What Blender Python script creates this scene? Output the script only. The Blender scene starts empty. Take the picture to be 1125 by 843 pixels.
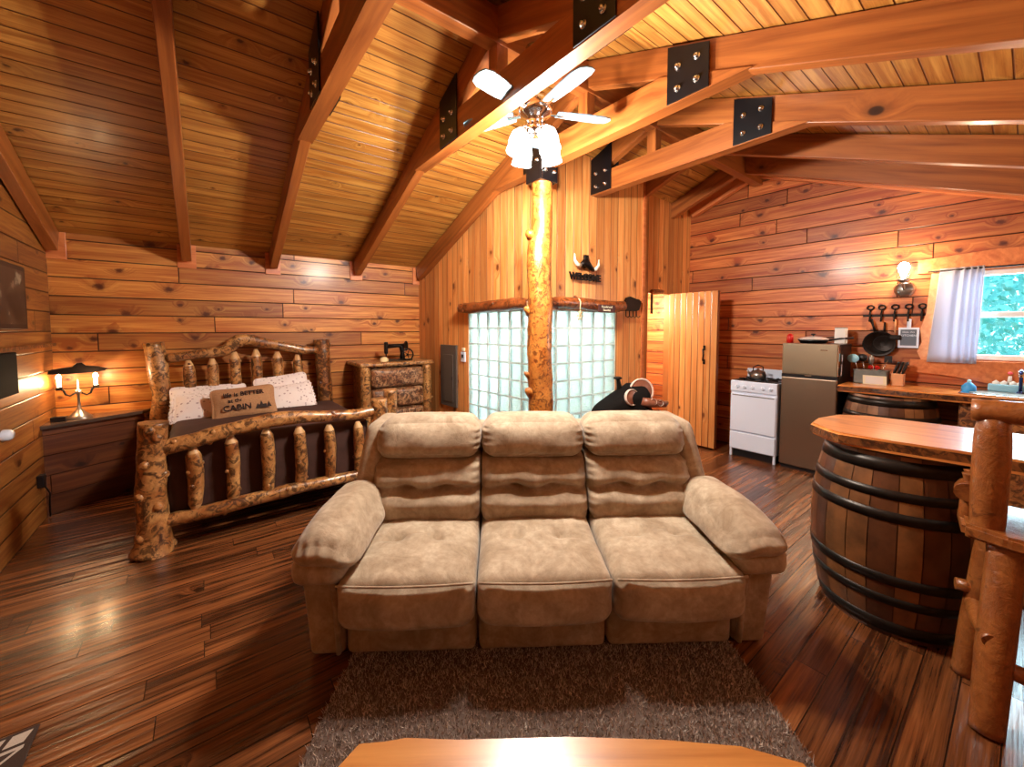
import bpy, bmesh, math, random
from math import sin, cos, pi, radians, tan, atan2, sqrt, floor, exp
from mathutils import Vector, Matrix, Euler, noise
C = bpy.context.scene.collection
SC = bpy.context.scene

# ---------------------------------------------------------------- camera, world, lights, exposure
YAW, PITCH, FPX = radians(37.6), radians(3.05), 438.0
cam_d = bpy.data.cameras.new('camera')
cam_d.sensor_fit = 'HORIZONTAL'; cam_d.sensor_width = 36
cam_d.lens = 36 * FPX / 1125
cam_d.shift_y = -36.5 / 1125
cam_d.clip_start = 0.02
cam = bpy.data.objects.new('camera', cam_d); C.objects.link(cam)
cam.location = (0, 0, 1.55)
cam.rotation_euler = (pi/2 - PITCH, 0, -YAW)
SC.camera = cam
SC.view_settings.view_transform = 'Standard'
SC.view_settings.look = 'None'
SC.view_settings.exposure = 0.12
SC.view_settings.gamma = 1
SC.view_settings.use_curve_mapping = False

w = bpy.data.worlds.new('sky'); SC.world = w; w.use_nodes = True
bg = w.node_tree.nodes['Background']
bg.inputs[0].default_value = (0.50, 0.86, 1.0, 1); bg.inputs[1].default_value = 3.2

def light(name, kind, loc, power, color, size=0.1, rot=None, sizey=None, spread=None):
    d = bpy.data.lights.new(name, kind); d.energy = power; d.color = color
    if kind == 'AREA':
        d.shape = 'RECTANGLE'; d.size = size; d.size_y = sizey or size
        if spread: d.spread = spread
    elif kind == 'SUN': d.angle = size
    else: d.shadow_soft_size = size
    o = bpy.data.objects.new(name, d); C.objects.link(o); o.location = loc
    if rot: o.rotation_euler = rot
    return o
WARM = (1.0, 0.80, 0.60)
light('sun', 'SUN', (8, -3, 6), 6.5, (1, .97, .9), 0.02, (radians(40), 0, radians(60)))
light('window_daylight_kitchen', 'AREA', (5.72, 0.05, 1.68), 50, (0.62, 0.88, 1.0), 0.9, (0, radians(90), 0), 0.8)
light('unseen_fill_light', 'POINT', (1.7, -0.75, 2.0), 8, (1.0, 0.90, 0.78), 0.2)  # added fill light behind the camera, no fixture, brightens the sofa front
light('unseen_fill_light', 'POINT', (4.3, -0.8, 1.95), 12, (1.0, 0.90, 0.78), 0.2)  # second added fill, also unseen and without a fixture
light('shower_room_lamp', 'POINT', (3.5, 4.3, 2.1), 150, (0.80, 0.97, 1.0), 0.25)
light('shower_room_lamp', 'POINT', (2.95, 4.4, 0.9), 80, (0.80, 0.97, 1.0), 0.25)
light('closet_lamp', 'POINT', (4.95, 3.55, 1.9), 100, (1.0, 0.96, 0.88), 0.12)

def cw(lat, fwd, z=0.0):          # point given by distance right of / ahead of the camera
    return Vector((cos(YAW)*lat + sin(YAW)*fwd, -sin(YAW)*lat + cos(YAW)*fwd, z))

# ---------------------------------------------------------------- node helpers
class NT:
    def __init__(s, name):
        s.m = bpy.data.materials.new(name); s.m.use_nodes = True
        s.t = s.m.node_tree; s.t.nodes.clear()
        s.out = s.t.nodes.new('ShaderNodeOutputMaterial')
    def n(s, typ, **kw):
        nd = s.t.nodes.new(typ)
        for k, v in kw.items(): setattr(nd, k, v)
        return nd
    def put(s, sock, v):
        if v is None: return
        if isinstance(v, bpy.types.NodeSocket): s.t.links.new(v, sock)
        else:
            try: sock.default_value = v
            except Exception:
                sock.default_value = (v[0], v[1], v[2], 1) if hasattr(v, '__len__') else (v, v, v)
    def math(s, op, a, b=None, c=None, clamp=False):
        nd = s.n('ShaderNodeMath', operation=op); nd.use_clamp = clamp
        s.put(nd.inputs[0], a)
        if b is not None: s.put(nd.inputs[1], b)
        if c is not None: s.put(nd.inputs[2], c)
        return nd.outputs[0]
    def vec(s, x, y, z):
        nd = s.n('ShaderNodeCombineXYZ'); s.put(nd.inputs[0], x); s.put(nd.inputs[1], y); s.put(nd.inputs[2], z)
        return nd.outputs[0]
    def coord(s, scale=(1, 1, 1), off=None, kind='Object'):
        tc = s.n('ShaderNodeTexCoord'); mp = s.n('ShaderNodeMapping')
        s.t.links.new(tc.outputs[kind], mp.inputs[0]); mp.inputs['Scale'].default_value = scale
        if off is not None: s.put(mp.inputs['Location'], off)
        return mp.outputs[0]
    def noise(s, v, scale, detail=4, rough=.55, dist=0):
        nd = s.n('ShaderNodeTexNoise'); s.put(nd.inputs['Vector'], v)
        nd.inputs['Scale'].default_value = scale; nd.inputs['Detail'].default_value = detail
        nd.inputs['Roughness'].default_value = rough; nd.inputs['Distortion'].default_value = dist
        return nd.outputs[0]
    def ramp(s, f, stops, interp='LINEAR'):
        nd = s.n('ShaderNodeValToRGB'); s.put(nd.inputs[0], f); cr = nd.color_ramp; cr.interpolation = interp
        while len(cr.elements) < len(stops): cr.elements.new(0.5)
        for e, (p, c) in zip(cr.elements, stops):
            e.position = p; e.color = (c, c, c, 1) if not hasattr(c, '__len__') else (c[0], c[1], c[2], 1)
        return nd.outputs[0]
    def mix(s, f, a, b, mode='MIX'):
        nd = s.n('ShaderNodeMix', data_type='RGBA', blend_type=mode)
        s.put(nd.inputs[0], f); s.put(nd.inputs[6], a); s.put(nd.inputs[7], b)
        return nd.outputs[2]
    def bump(s, h, strength=.3, dist=.01, normal=None):
        nd = s.n('ShaderNodeBump'); s.put(nd.inputs['Height'], h)
        nd.inputs['Strength'].default_value = strength; nd.inputs['Distance'].default_value = dist
        if normal is not None: s.put(nd.inputs['Normal'], normal)
        return nd.outputs[0]
    def princ(s, color=None, rough=.5, metal=0, normal=None, coat=0, coat_r=.2, sheen=0, emit=None, estr=0, trans=0, ior=1.45, alpha=None):
        p = s.n('ShaderNodeBsdfPrincipled')
        s.put(p.inputs['Base Color'], color); s.put(p.inputs['Roughness'], rough); s.put(p.inputs['Metallic'], metal)
        if normal is not None: s.put(p.inputs['Normal'], normal)
        p.inputs['Coat Weight'].default_value = coat; p.inputs['Coat Roughness'].default_value = coat_r
        p.inputs['Sheen Weight'].default_value = sheen
        p.inputs['Transmission Weight'].default_value = trans; p.inputs['IOR'].default_value = ior
        if emit is not None:
            s.put(p.inputs['Emission Color'], emit); p.inputs['Emission Strength'].default_value = estr
        s.t.links.new(p.outputs[0], s.out.inputs[0]); return p

def srgb(r, g, b):
    f = lambda c: (c/255/12.92) if c/255 <= .04045 else ((c/255+.055)/1.055)**2.4
    return (f(r), f(g), f(b))

def plank_mat(name, along, across, width, light_c, dark_c, gap=.004, blen=2.4, rough=.44, knots=.4, groove=.006, coat=.12, seam=srgb(50, 16, 5), wave=0, knot_r=.095, ends=True, vari=1.0):
    s = NT(name)
    tc = s.n('ShaderNodeTexCoord'); sp = s.n('ShaderNodeSeparateXYZ'); s.t.links.new(tc.outputs['Object'], sp.inputs[0])
    ax = {'X': 0, 'Y': 1, 'Z': 2}
    u = sp.outputs[ax[along]]; v = sp.outputs[ax[across]]
    vs = s.math('DIVIDE', v, width); idx = s.math('FLOOR', vs); fr = s.math('SUBTRACT', vs, idx)
    wn = s.n('ShaderNodeTexWhiteNoise', noise_dimensions='1D'); s.put(wn.inputs['W'], idx); r1 = wn.outputs['Value']
    us = s.math('ADD', s.math('DIVIDE', u, blen), s.math('MULTIPLY', r1, 9.7))
    cell = s.math('FLOOR', us); cf = s.math('SUBTRACT', us, cell)
    wn2 = s.n('ShaderNodeTexWhiteNoise', noise_dimensions='2D'); s.put(wn2.inputs['Vector'], s.vec(idx, cell if ends else 0.0, 0.0)); r2 = wn2.outputs['Value']
    dg = s.math('MULTIPLY', s.math('MINIMUM', fr, s.math('SUBTRACT', 1.0, fr)), width)
    gm = s.math('SUBTRACT', 1.0, s.math('DIVIDE', dg, gap), clamp=True)
    if ends:
        de = s.math('MULTIPLY', s.math('MINIMUM', cf, s.math('SUBTRACT', 1.0, cf)), blen)
        gm = s.math('MAXIMUM', gm, s.math('SUBTRACT', 1.0, s.math('DIVIDE', de, gap*.8), clamp=True))
    # knots
    kv = s.vec(s.math('ADD', s.math('MULTIPLY', u, 3.4), s.math('MULTIPLY', r2, 31.0)), s.math('MULTIPLY', v, 4.6), 0.0)
    vo = s.n('ShaderNodeTexVoronoi', voronoi_dimensions='2D'); s.put(vo.inputs['Vector'], kv); vo.inputs['Scale'].default_value = 1
    spc = s.n('ShaderNodeSeparateColor'); s.t.links.new(vo.outputs['Color'], spc.inputs[0])
    keep = s.math('LESS_THAN', spc.outputs[0], knots)
    kd = s.math('DIVIDE', vo.outputs['Distance'], s.math('MULTIPLY_ADD', spc.outputs[1], .9, .5))
    kdn = s.math('ADD', kd, s.math('MULTIPLY', s.math('SUBTRACT', s.noise(s.vec(s.math('MULTIPLY', u, 30.), s.math('MULTIPLY', v, 30.), r2), 1.0, 3), .5), .16))
    kmask = s.math('MULTIPLY', s.ramp(kdn, [(0, 1), (knot_r*.55, .92), (knot_r*.95, .62), (knot_r*1.3, .28), (knot_r*2.4, .10), (knot_r*4, 0)]), keep)
    kinf = s.math('MULTIPLY', s.ramp(kd, [(0, 1), (.35, 0)]), keep)
    # grain
    gu = s.math('ADD', s.math('MULTIPLY', u, 1.3), s.math('MULTIPLY', r2, 40.0))
    gv = s.math('ADD', s.math('MULTIPLY', v, 26.0), s.math('MULTIPLY', kinf, 2.6))
    g1 = s.noise(s.vec(gu, gv, r2), 1.0, 5, .6, .5)
    g2 = s.noise(s.vec(s.math('MULTIPLY', u, 3.0), s.math('MULTIPLY', v, 150.0), r2), 1.0, 3)
    grain = s.math('MULTIPLY_ADD', g1, .75, s.math('MULTIPLY', g2, .25))
    c = s.mix(s.ramp(grain, [(.36, 0), (.60, 1)]), light_c, dark_c)
    tint = s.mix(r2, (1 - .40*vari, 1 - .44*vari, 1 - .46*vari), (1 + .12*vari, 1 + .10*vari, 1 + .06*vari))
    c = s.mix(1.0, c, tint, 'MULTIPLY')
    big = s.noise(s.vec(s.math('MULTIPLY', u, .9), s.math('MULTIPLY', v, 3.0), r1), 1.0, 2)
    c = s.mix(s.math('MULTIPLY', s.ramp(big, [(.45, 0), (.75, 1)]), .35), c, dark_c)
    c = s.mix(kmask, c, (dark_c[0]*.20, dark_c[1]*.13, dark_c[2]*.12))
    c = s.mix(s.math('MULTIPLY', s.ramp(gm, [(0, 0), (.45, 1)]), .92), c, seam)
    h = s.math('MULTIPLY', gm, -1.0)
    nrm = s.bump(h, .9, groove)
    if wave:
        wv = s.noise(s.vec(s.math('MULTIPLY', u, 1.2), s.math('MULTIPLY', v, 22.0), r2), 1.0, 3, .5)
        nrm = s.bump(wv, wave, .012, nrm)
    nrm = s.bump(g1, .12, .003, nrm)
    s.princ(c, rough, 0, nrm, coat, .18)
    return s.m

def log_mat(name, light_c, mid_c, dark_c, dark_amt=.5, rough=.32, scale=1.0, coat=.4):
    """peeled, varnished log: honey sapwood with brown bark patches"""
    s = NT(name)
    oi = s.n('ShaderNodeObjectInfo'); off = s.math('MULTIPLY', oi.outputs['Random'], 50.0)
    tc = s.n('ShaderNodeTexCoord'); ad = s.n('ShaderNodeVectorMath', operation='ADD')
    s.t.links.new(tc.outputs['Object'], ad.inputs[0]); s.put(ad.inputs[1], s.vec(off, off, off))
    v = ad.outputs[0]
    g = s.noise(v, 5*scale, 5, .6, 1.2)
    b = s.noise(v, 15*scale, 6, .66, 1.6)
    f = s.noise(v, 45*scale, 3)
    c = s.mix(s.ramp(g, [(.35, 0), (.65, 1)]), light_c, mid_c)
    c = s.mix(s.math('MULTIPLY', s.ramp(b, [(dark_amt-.015, 0), (dark_amt+.045, .75), (dark_amt+.14, 1)]), .92), c, dark_c)
    c = s.mix(s.math('MULTIPLY', s.ramp(f, [(.3, 0), (.7, 1)]), .38), c, dark_c)
    nrm = s.bump(b, .35, .02); nrm = s.bump(f, .25, .004, nrm)
    s.princ(c, rough, 0, nrm, coat, .15); return s.m

def beam_mat(name, light_c, dark_c, rough=.4):
    s = NT(name)
    oi = s.n('ShaderNodeObjectInfo'); off = s.math('MULTIPLY', oi.outputs['Random'], 20.0)
    tc = s.n('ShaderNodeTexCoord'); sp = s.n('ShaderNodeSeparateXYZ'); s.t.links.new(tc.outputs['Object'], sp.inputs[0])
    x = s.math('ADD', sp.outputs[0], off); y = sp.outputs[1]; z = sp.outputs[2]
    vo = s.n('ShaderNodeTexVoronoi', voronoi_dimensions='3D')
    s.put(vo.inputs['Vector'], s.vec(s.math('MULTIPLY', x, 2.2), s.math('MULTIPLY', y, 2.6), s.math('MULTIPLY', z, 3.2))); vo.inputs['Scale'].default_value = 1
    spc = s.n('ShaderNodeSeparateColor'); s.t.links.new(vo.outputs['Color'], spc.inputs[0])
    keep = s.math('LESS_THAN', spc.outputs[0], .5)
    km = s.math('MULTIPLY', s.ramp(vo.outputs['Distance'], [(0, 1), (.07, .95), (.1, .35), (.2, 0)]), keep)
    ki = s.math('MULTIPLY', s.ramp(vo.outputs['Distance'], [(0, 1), (.4, 0)]), keep)
    g = s.noise(s.vec(s.math('MULTIPLY', x, 1.1), s.math('ADD', s.math('MULTIPLY', y, 20.), ki), s.math('MULTIPLY_ADD', ki, 2., s.math('MULTIPLY', z, 20.))), 1.0, 5, .6, .5)
    c = s.mix(s.ramp(g, [(.3, 0), (.72, 1)]), light_c, dark_c)
    c = s.mix(km, c, tuple(q*.1 for q in dark_c))
    s.princ(c, rough, 0, s.bump(g, .15, .004), .2, .2); return s.m

def plain(name, color, rough=.5, metal=0, coat=0, sheen=0, nscale=0, namt=.15, bump=0, trans=0, emit=None, estr=0):
    s = NT(name); c = color; nrm = None
    if nscale:
        f = s.noise(s.coord(), nscale, 4)
        c = s.mix(s.math('MULTIPLY', s.ramp(f, [(.35, 0), (.7, 1)]), namt), color, tuple(x*.25 for x in color))
        if bump: nrm = s.bump(f, bump, .005)
    s.princ(c, rough, metal, nrm, coat, .1, sheen, emit, estr, trans); return s.m

def suede_mat():
    s = NT('suede'); v = s.coord()
    a = s.noise(v, 7, 5, .65, .6); b = s.noise(v, 38, 4, .6); c3 = s.noise(v, 420, 2)
    c = s.mix(s.ramp(a, [(.35, 0), (.65, 1)]), srgb(146, 124, 98), srgb(186, 166, 140))
    c = s.mix(s.math('MULTIPLY', s.ramp(b, [(.4, 0), (.7, 1)]), .35), c, srgb(112, 88, 62))
    nrm = s.bump(a, .25, .02); nrm = s.bump(c3, .25, .0015, nrm)
    s.princ(c, .85, 0, nrm, 0, .2, .2); return s.m

WOOD_L, WOOD_D = srgb(222, 154, 76), srgb(168, 90, 34)
M = {}
M['wall_x'] = plank_mat('pine_boards_bed_wall', 'X', 'Z', .168, WOOD_L, WOOD_D, knots=.5, gap=.007)
M['wall_y'] = plank_mat('shaded_pine_side_walls', 'Y', 'Z', .170, tuple(c*.66 for c in WOOD_L), tuple(c*.6 for c in WOOD_D), knots=.5, gap=.007)  # same pine as the bed wall, shade put into its colour
M['wall_yk'] = plank_mat('pine_boards_kitchen_wall', 'Y', 'Z', .170, srgb(220, 138, 74), srgb(166, 76, 32), knots=.5, gap=.007)
M['wall_vx'] = plank_mat('pine_vertical_boards', 'Z', 'X', .118, srgb(238, 174, 104), srgb(214, 130, 62), knots=.3, gap=.005, ends=False, seam=srgb(120, 58, 20))
M['ceil'] = plank_mat('pine_ceiling_boards', 'X', 'Y', .102, srgb(204, 150, 74), srgb(156, 96, 38), knots=.35, gap=.005, blen=3.4, rough=.34, knot_r=.045, ends=False, seam=srgb(90, 40, 12), vari=.5)
M['floor'] = plank_mat('walnut_floor_boards', 'X', 'Y', .122, srgb(156, 96, 54), srgb(66, 34, 17), knots=.03, gap=.0028, blen=1.1, rough=.27, wave=.9, groove=.004, coat=.35, seam=srgb(18, 7, 3), vari=1.35)
M['beam'] = beam_mat('pine_beam', srgb(168, 98, 44), srgb(118, 58, 22))
M['beam_red'] = beam_mat('pine_trim', srgb(220, 134, 76), srgb(180, 92, 46))
M['slab'] = beam_mat('varnished_slab', srgb(226, 148, 78), srgb(180, 100, 44), .28)
M['log'] = log_mat('aspen_log', srgb(216, 158, 94), srgb(158, 94, 44), srgb(50, 22, 9), .50)
M['logdark'] = log_mat('dark_log', srgb(190, 126, 70), srgb(142, 80, 38), srgb(52, 22, 9), .46)
M['post'] = log_mat('centre_post_log', srgb(212, 138, 62), srgb(176, 98, 36), srgb(92, 40, 12), .51, .3, 1.3)
M['header'] = log_mat('header_log', srgb(170, 92, 44), srgb(128, 62, 28), srgb(50, 20, 10), .52)
M['stool'] = log_mat('stool_log', srgb(164, 98, 46), srgb(130, 70, 30), srgb(84, 40, 16), .62)
M['drawer'] = log_mat('drawer_front', srgb(206, 156, 112), srgb(140, 84, 48), srgb(60, 26, 12), .47, .3, 1.2)
M['bark'] = log_mat('bark_edge', srgb(150, 92, 46), srgb(112, 60, 28), srgb(48, 22, 10), .5)
M['trimlight'] = beam_mat('pale_pine_trim', srgb(240, 172, 124), srgb(216, 134, 88))
M['cabinet'] = plank_mat('shade_toned_boards', 'X', 'Z', .168, srgb(120, 66, 30), srgb(84, 40, 17), knots=.4)  # corner shadow put into the board colour, not a stain
M['closet'] = plank_mat('pale_pine_boards', 'X', 'Z', .15, srgb(246, 200, 130), srgb(228, 164, 94), knots=.4, gap=.006, seam=srgb(150, 80, 34))
M['endgrain'] = plain('log_end', srgb(222, 178, 120), .5, nscale=30, namt=.4)
M['steel'] = plain('black_steel', (.006, .005, .006), .35, .3)
M['bolt'] = plain('bolt_steel', (.6, .6, .6), .25, 1)
M['suede'] = suede_mat()
M['seamdark'] = plain('seam', srgb(70, 50, 36), .9)
M['white'] = plain('white_enamel', srgb(222, 232, 250), .22, 0, .5)
M['whitem'] = plain('white_matte', srgb(232, 228, 222), .6)
M['black'] = plain('black_plastic', (.008, .007, .008), .35)
M['iron'] = plain('dark_iron', (.02, .014, .012), .42, .8, nscale=60, namt=.4)
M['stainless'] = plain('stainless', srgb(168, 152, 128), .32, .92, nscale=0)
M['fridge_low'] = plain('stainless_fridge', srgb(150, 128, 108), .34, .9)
M['chrome'] = plain('chrome', (.75, .75, .76), .12, 1)
M['pewter'] = plain('pewter', (.35, .33, .31), .28, .9)
M['grey_metal'] = plain('grey_metal', srgb(98, 92, 86), .45, .35)
M['galv'] = plain('galvanised', srgb(130, 128, 122), .4, .8, nscale=25, namt=.3)
M['red'] = plain('red', srgb(200, 24, 20), .4)
M['blue'] = plain('blue_plastic', srgb(60, 150, 215), .35)
M['teal'] = plain('pale_blue', srgb(150, 205, 225), .4)
M['cream'] = plain('cream_card', srgb(240, 232, 200), .6)
M['tan'] = plain('tan_wood', srgb(222, 160, 112), .5, nscale=12, namt=.2)
M['quilt'] = plain('brown_quilt', srgb(74, 44, 34), .8, nscale=9, namt=.4, bump=.4)
M['sheet'] = plain('taupe_sheet', srgb(92, 66, 52), .8, nscale=14, namt=.4)
M['leather'] = plain('saddle_leather', srgb(140, 84, 62), .35, 0, .3, nscale=18, namt=.4, bump=.2)
M['rim'] = plain('rim_leather', srgb(216, 190, 172), .35)
M['horn'] = plain('horn_ivory', srgb(236, 220, 196), .35)
M['rope'] = plain('rope', srgb(226, 200, 150), .8)
M['screen'] = plain('dark_canvas', (.012, .009, .008), .2, 0, .5)
# ---------------------------------------------------------------- object helpers
def link(name, data, parent=None, loc=None, rot=None):
    o = bpy.data.objects.new(name, data); C.objects.link(o)
    if parent: o.parent = parent
    if loc is not None: o.location = loc
    if rot is not None: o.rotation_euler = rot
    return o
def obj(name, bm, mat, parent=None, loc=None, rot=None, smooth=False):
    me = bpy.data.meshes.new(name)
    bmesh.ops.recalc_face_normals(bm, faces=bm.faces)
    if smooth:
        for f in bm.faces: f.smooth = True
    bm.to_mesh(me); bm.free()
    for m in (mat if isinstance(mat, (list, tuple)) else [mat]): me.materials.append(m)
    return link(name, me, parent, loc, rot)
def tag(o, label, cat, group=None, kind=None):
    o['label'] = label; o['category'] = cat
    if group: o['group'] = group
    if kind: o['kind'] = kind
    return o
def thing(name, label, cat, loc=(0, 0, 0), rz=0, group=None, rot=None):
    o = link(name, None, None, loc, rot or (0, 0, rz)); return tag(o, label, cat, group)
def struct(name, bm, mat, smooth=False, parent=None):
    o = obj(name, bm, mat, parent, smooth=smooth)
    if not parent: o['kind'] = 'structure'
    return o
def copy_tree(o, parent=None):
    c = o.copy(); C.objects.link(c); c.parent = parent
    for ch in list(o.children): copy_tree(ch, c)
    return c
def box(bm, x0, x1, y0, y1, z0, z1, bevel=0, mi=0, seg=2, mat=None):
    vs = [bm.verts.new(p) for p in ((x0,y0,z0),(x1,y0,z0),(x1,y1,z0),(x0,y1,z0),(x0,y0,z1),(x1,y0,z1),(x1,y1,z1),(x0,y1,z1))]
    fs = [bm.faces.new([vs[i] for i in q]) for q in ((0,3,2,1),(4,5,6,7),(0,1,5,4),(1,2,6,5),(2,3,7,6),(3,0,4,7))]
    for f in fs: f.material_index = mi
    if bevel:
        es = list({e for f in fs for e in f.edges})
        r = bmesh.ops.bevel(bm, geom=es, offset=bevel, segments=seg, affect='EDGES', profile=.5)
        for f in r['faces']: f.material_index = mi
        vs = list({v for f in fs if f.is_valid for v in f.verts} | {v for f in r['faces'] for v in f.verts})
    if mat is not None: bmesh.ops.transform(bm, matrix=mat, verts=vs)
    return vs
def nb(): return bmesh.new()
def B(*a, **k): bm = nb(); box(bm, *a, **k); return bm
def frames(pts):
    out = []; n = len(pts); up = None
    for i in range(n):
        t = (pts[min(i+1, n-1)] - pts[max(i-1, 0)]).normalized()
        if up is None:
            up = Vector((0, 0, 1)) if abs(t.z) < .9 else Vector((1, 0, 0))
        a = up - t*up.dot(t); a.normalize(); b = t.cross(a); up = a
        out.append((a, b))
    return out
def tube(bm, pts, radii, seg=12, rough=0, seed=0, cap=True, mi=0, capmi=None, closed=False):
    pts = [Vector(p) for p in pts]; n = len(pts)
    if not hasattr(radii, '__len__'): radii = [radii]*n
    fr = frames(pts); rings = []
    for i in range(n):
        a, b = fr[i]; ring = []
        for k in range(seg):
            th = 2*pi*k/seg; d = a*cos(th) + b*sin(th); r = radii[i]
            if rough:
                q = pts[i]*6 + d*.8 + Vector((seed*3.1, seed*1.7, seed))
                r *= 1 + rough*noise.noise(q) + rough*.5*noise.noise(q*2.7)
            ring.append(bm.verts.new(pts[i] + d*r))
        rings.append(ring)
    for i in range(n if closed else n-1):
        A, Bq = rings[i], rings[(i+1) % n]
        for k in range(seg):
            f = bm.faces.new((A[k], A[(k+1) % seg], Bq[(k+1) % seg], Bq[k])); f.material_index = mi; f.smooth = True
    if cap and not closed:
        for R_ in (rings[0][::-1], rings[-1]):
            if (R_[0].co - R_[seg//2].co).length > 1e-6:
                f = bm.faces.new(R_); f.material_index = mi if capmi is None else capmi
    return rings
def interp(ps, n):
    """Catmull-Rom through control points (x,y,z,r)"""
    out = []; m = len(ps)-1
    for i in range(n):
        t = i/(n-1)*m; k = min(int(t), m-1); f = t-k
        p = [ps[max(k-1, 0)], ps[k], ps[k+1], ps[min(k+2, m)]]
        out.append([.5*((2*p[1][j]) + (-p[0][j]+p[2][j])*f + (2*p[0][j]-5*p[1][j]+4*p[2][j]-p[3][j])*f*f + (-p[0][j]+3*p[1][j]-3*p[2][j]+p[3][j])*f**3) for j in range(4)])
    return out
def log(bm, ps, n=20, seg=16, rough=.14, seed=1, taper=0, knots=0, mi=0, capmi=None, tip=None):
    q = interp(ps, n); pts = [Vector(p[:3]) for p in q]; rr = [max(p[3], .002) for p in q]
    if taper:                                  # pencil-point tenon ends
        L = sum((pts[i+1]-pts[i]).length for i in range(n-1)); s = 0
        for i in range(n):
            if i: s += (pts[i]-pts[i-1]).length
            e = min(s, L-s)/taper
            if e < 1: rr[i] *= .42 + .58*e
    tube(bm, pts, rr, seg, rough, seed, mi=mi, capmi=capmi)
    if tip is not None:
        for f in bm.faces:
            c = f.calc_center_median()
            if min((c-pts[0]).length, (c-pts[-1]).length) < taper*1.05: f.material_index = tip
    rnd = random.Random(seed)
    for _ in range(knots):
        i = rnd.randrange(2, n-2); th = rnd.uniform(0, 2*pi); a, b = frames(pts)[i]
        d = a*cos(th) + b*sin(th); r = rr[i]
        p = pts[i] + d*r*.7
        tube(bm, [p, p + d*r*.38, p + d*r*.55], [r*.42, r*.34, r*.16], 8, .15, seed+_, mi=mi)
def lathe(bm, prof, seg=24, center=(0, 0, 0), mi=0, axis='Z', cap=False):
    c = Vector(center); rings = []
    for r, z in prof:
        ring = []
        for k in range(seg):
            t = 2*pi*k/seg
            p = (r*cos(t), r*sin(t), z) if axis == 'Z' else ((z, r*cos(t), r*sin(t)) if axis == 'X' else (r*cos(t), z, r*sin(t)))
            ring.append(bm.verts.new(c + Vector(p)))
        rings.append(ring)
    for A, Bq in zip(rings, rings[1:]):
        for k in range(seg):
            f = bm.faces.new((A[k], A[(k+1) % seg], Bq[(k+1) % seg], Bq[k])); f.material_index = mi; f.smooth = True
    if cap:
        bm.faces.new(rings[0][::-1]).material_index = mi; bm.faces.new(rings[-1]).material_index = mi
def soft(x0, x1, y0, y1, z0, z1, r=.05, bulge=(0, 0, 0), n=22, fn=None, wr=0, seed=0):
    """rounded, puffed cushion; fn deforms (p, uvw)"""
    bm = nb(); bmesh.ops.create_cube(bm, size=2)
    bmesh.ops.subdivide_edges(bm, edges=bm.edges, cuts=n, use_grid_fill=True)
    h = Vector(((x1-x0)/2, (y1-y0)/2, (z1-z0)/2)); c = Vector(((x0+x1)/2, (y0+y1)/2, (z0+z1)/2))
    r = min(r, *(v*.98 for v in h))
    for v in bm.verts:
        u = Vector([sin(t*pi/2)*.55 + t*.45 for t in v.co])
        p = Vector([u[i]*h[i] for i in range(3)])
        q = Vector([max(-(h[i]-r), min(h[i]-r, p[i])) for i in range(3)])
        d = p - q
        if d.length > 1e-9: p = q + d.normalized()*r
        for i in range(3):
            j, k = (i+1) % 3, (i+2) % 3
            if bulge[i]: p[i] += (1 if u[i] > 0 else -1)*abs(u[i])**3*bulge[i]*(1-u[j]**2)*(1-u[k]**2)
        if wr:
            nv = Vector(u).normalized(); e = 1 - min(1, (1-max(abs(u.x), abs(u.y)))*2.2)
            w_ = noise.noise((p+c)*9 + Vector((seed, 0, 0))) + .6*noise.noise((p+c)*21 + Vector((seed, 3, 0)))
            p += nv*wr*w_
        if fn: p = fn(p + c, u) - c
        v.co = p + c
    return bm
def text(name, s, size, mat, parent, loc, rot, depth=.002, align='CENTER', bold=0):
    cu = bpy.data.curves.new(name, 'FONT'); cu.body = s; cu.size = size; cu.extrude = depth; cu.align_x = align; cu.align_y = 'CENTER'; cu.offset = bold
    t = bpy.data.objects.new(name, cu); C.objects.link(t)
    dg = bpy.context.evaluated_depsgraph_get(); me = bpy.data.meshes.new_from_object(t.evaluated_get(dg))
    bpy.data.objects.remove(t); me.materials.clear(); me.materials.append(mat)
    return link(name, me, parent, loc, rot)
def orient(p0, p1, roll_up=Vector((0, 0, 1))):
    x = (Vector(p1)-Vector(p0)).normalized(); y = roll_up.cross(x).normalized(); z = x.cross(y)
    m = Matrix((x, y, z)).transposed().to_4x4(); m.translation = Vector(p0); return m

# ---------------------------------------------------------------- room shell
XL, XK, YB, YN = -1.08, 5.60, 5.30, -1.20
YR, ZR, SL, ZE = 2.17, 3.60, .38, 2.41
def zc(y): return ZR - SL*abs(y - YR)
T = .12
struct('floor', B(XL-.1, 7, YN-.1, 6.2, -.1, 0), M['floor'])
bm = nb()
for y0, y1 in ((YN-.3, YR), (YR, 5.75)):
    vs = [bm.verts.new(p) for p in ((XL-.2, y0, zc(y0)), (XK+.2, y0, zc(y0)), (XK+.2, y1, zc(y1)), (XL-.2, y1, zc(y1)))]
    v2 = [bm.verts.new(v.co + Vector((0, 0, .12))) for v in vs]
    bm.faces.new(vs); bm.faces.new(v2[::-1])
    for i in range(4): bm.faces.new((vs[i], vs[(i+1) % 4], v2[(i+1) % 4], v2[i]))
struct('ceiling', bm, M['ceil'])
struct('wall_back', B(XL-T, 6.0, YB, YB+T, 0, ZE+.12), M['wall_x'])
bm = nb()
for a in ((XL-T, XK+T, 0, 2.55),):
    box(bm, a[0], a[1], YN-T, YN, a[2], a[3])
struct('wall_near', bm, M['wall_x'])
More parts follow.
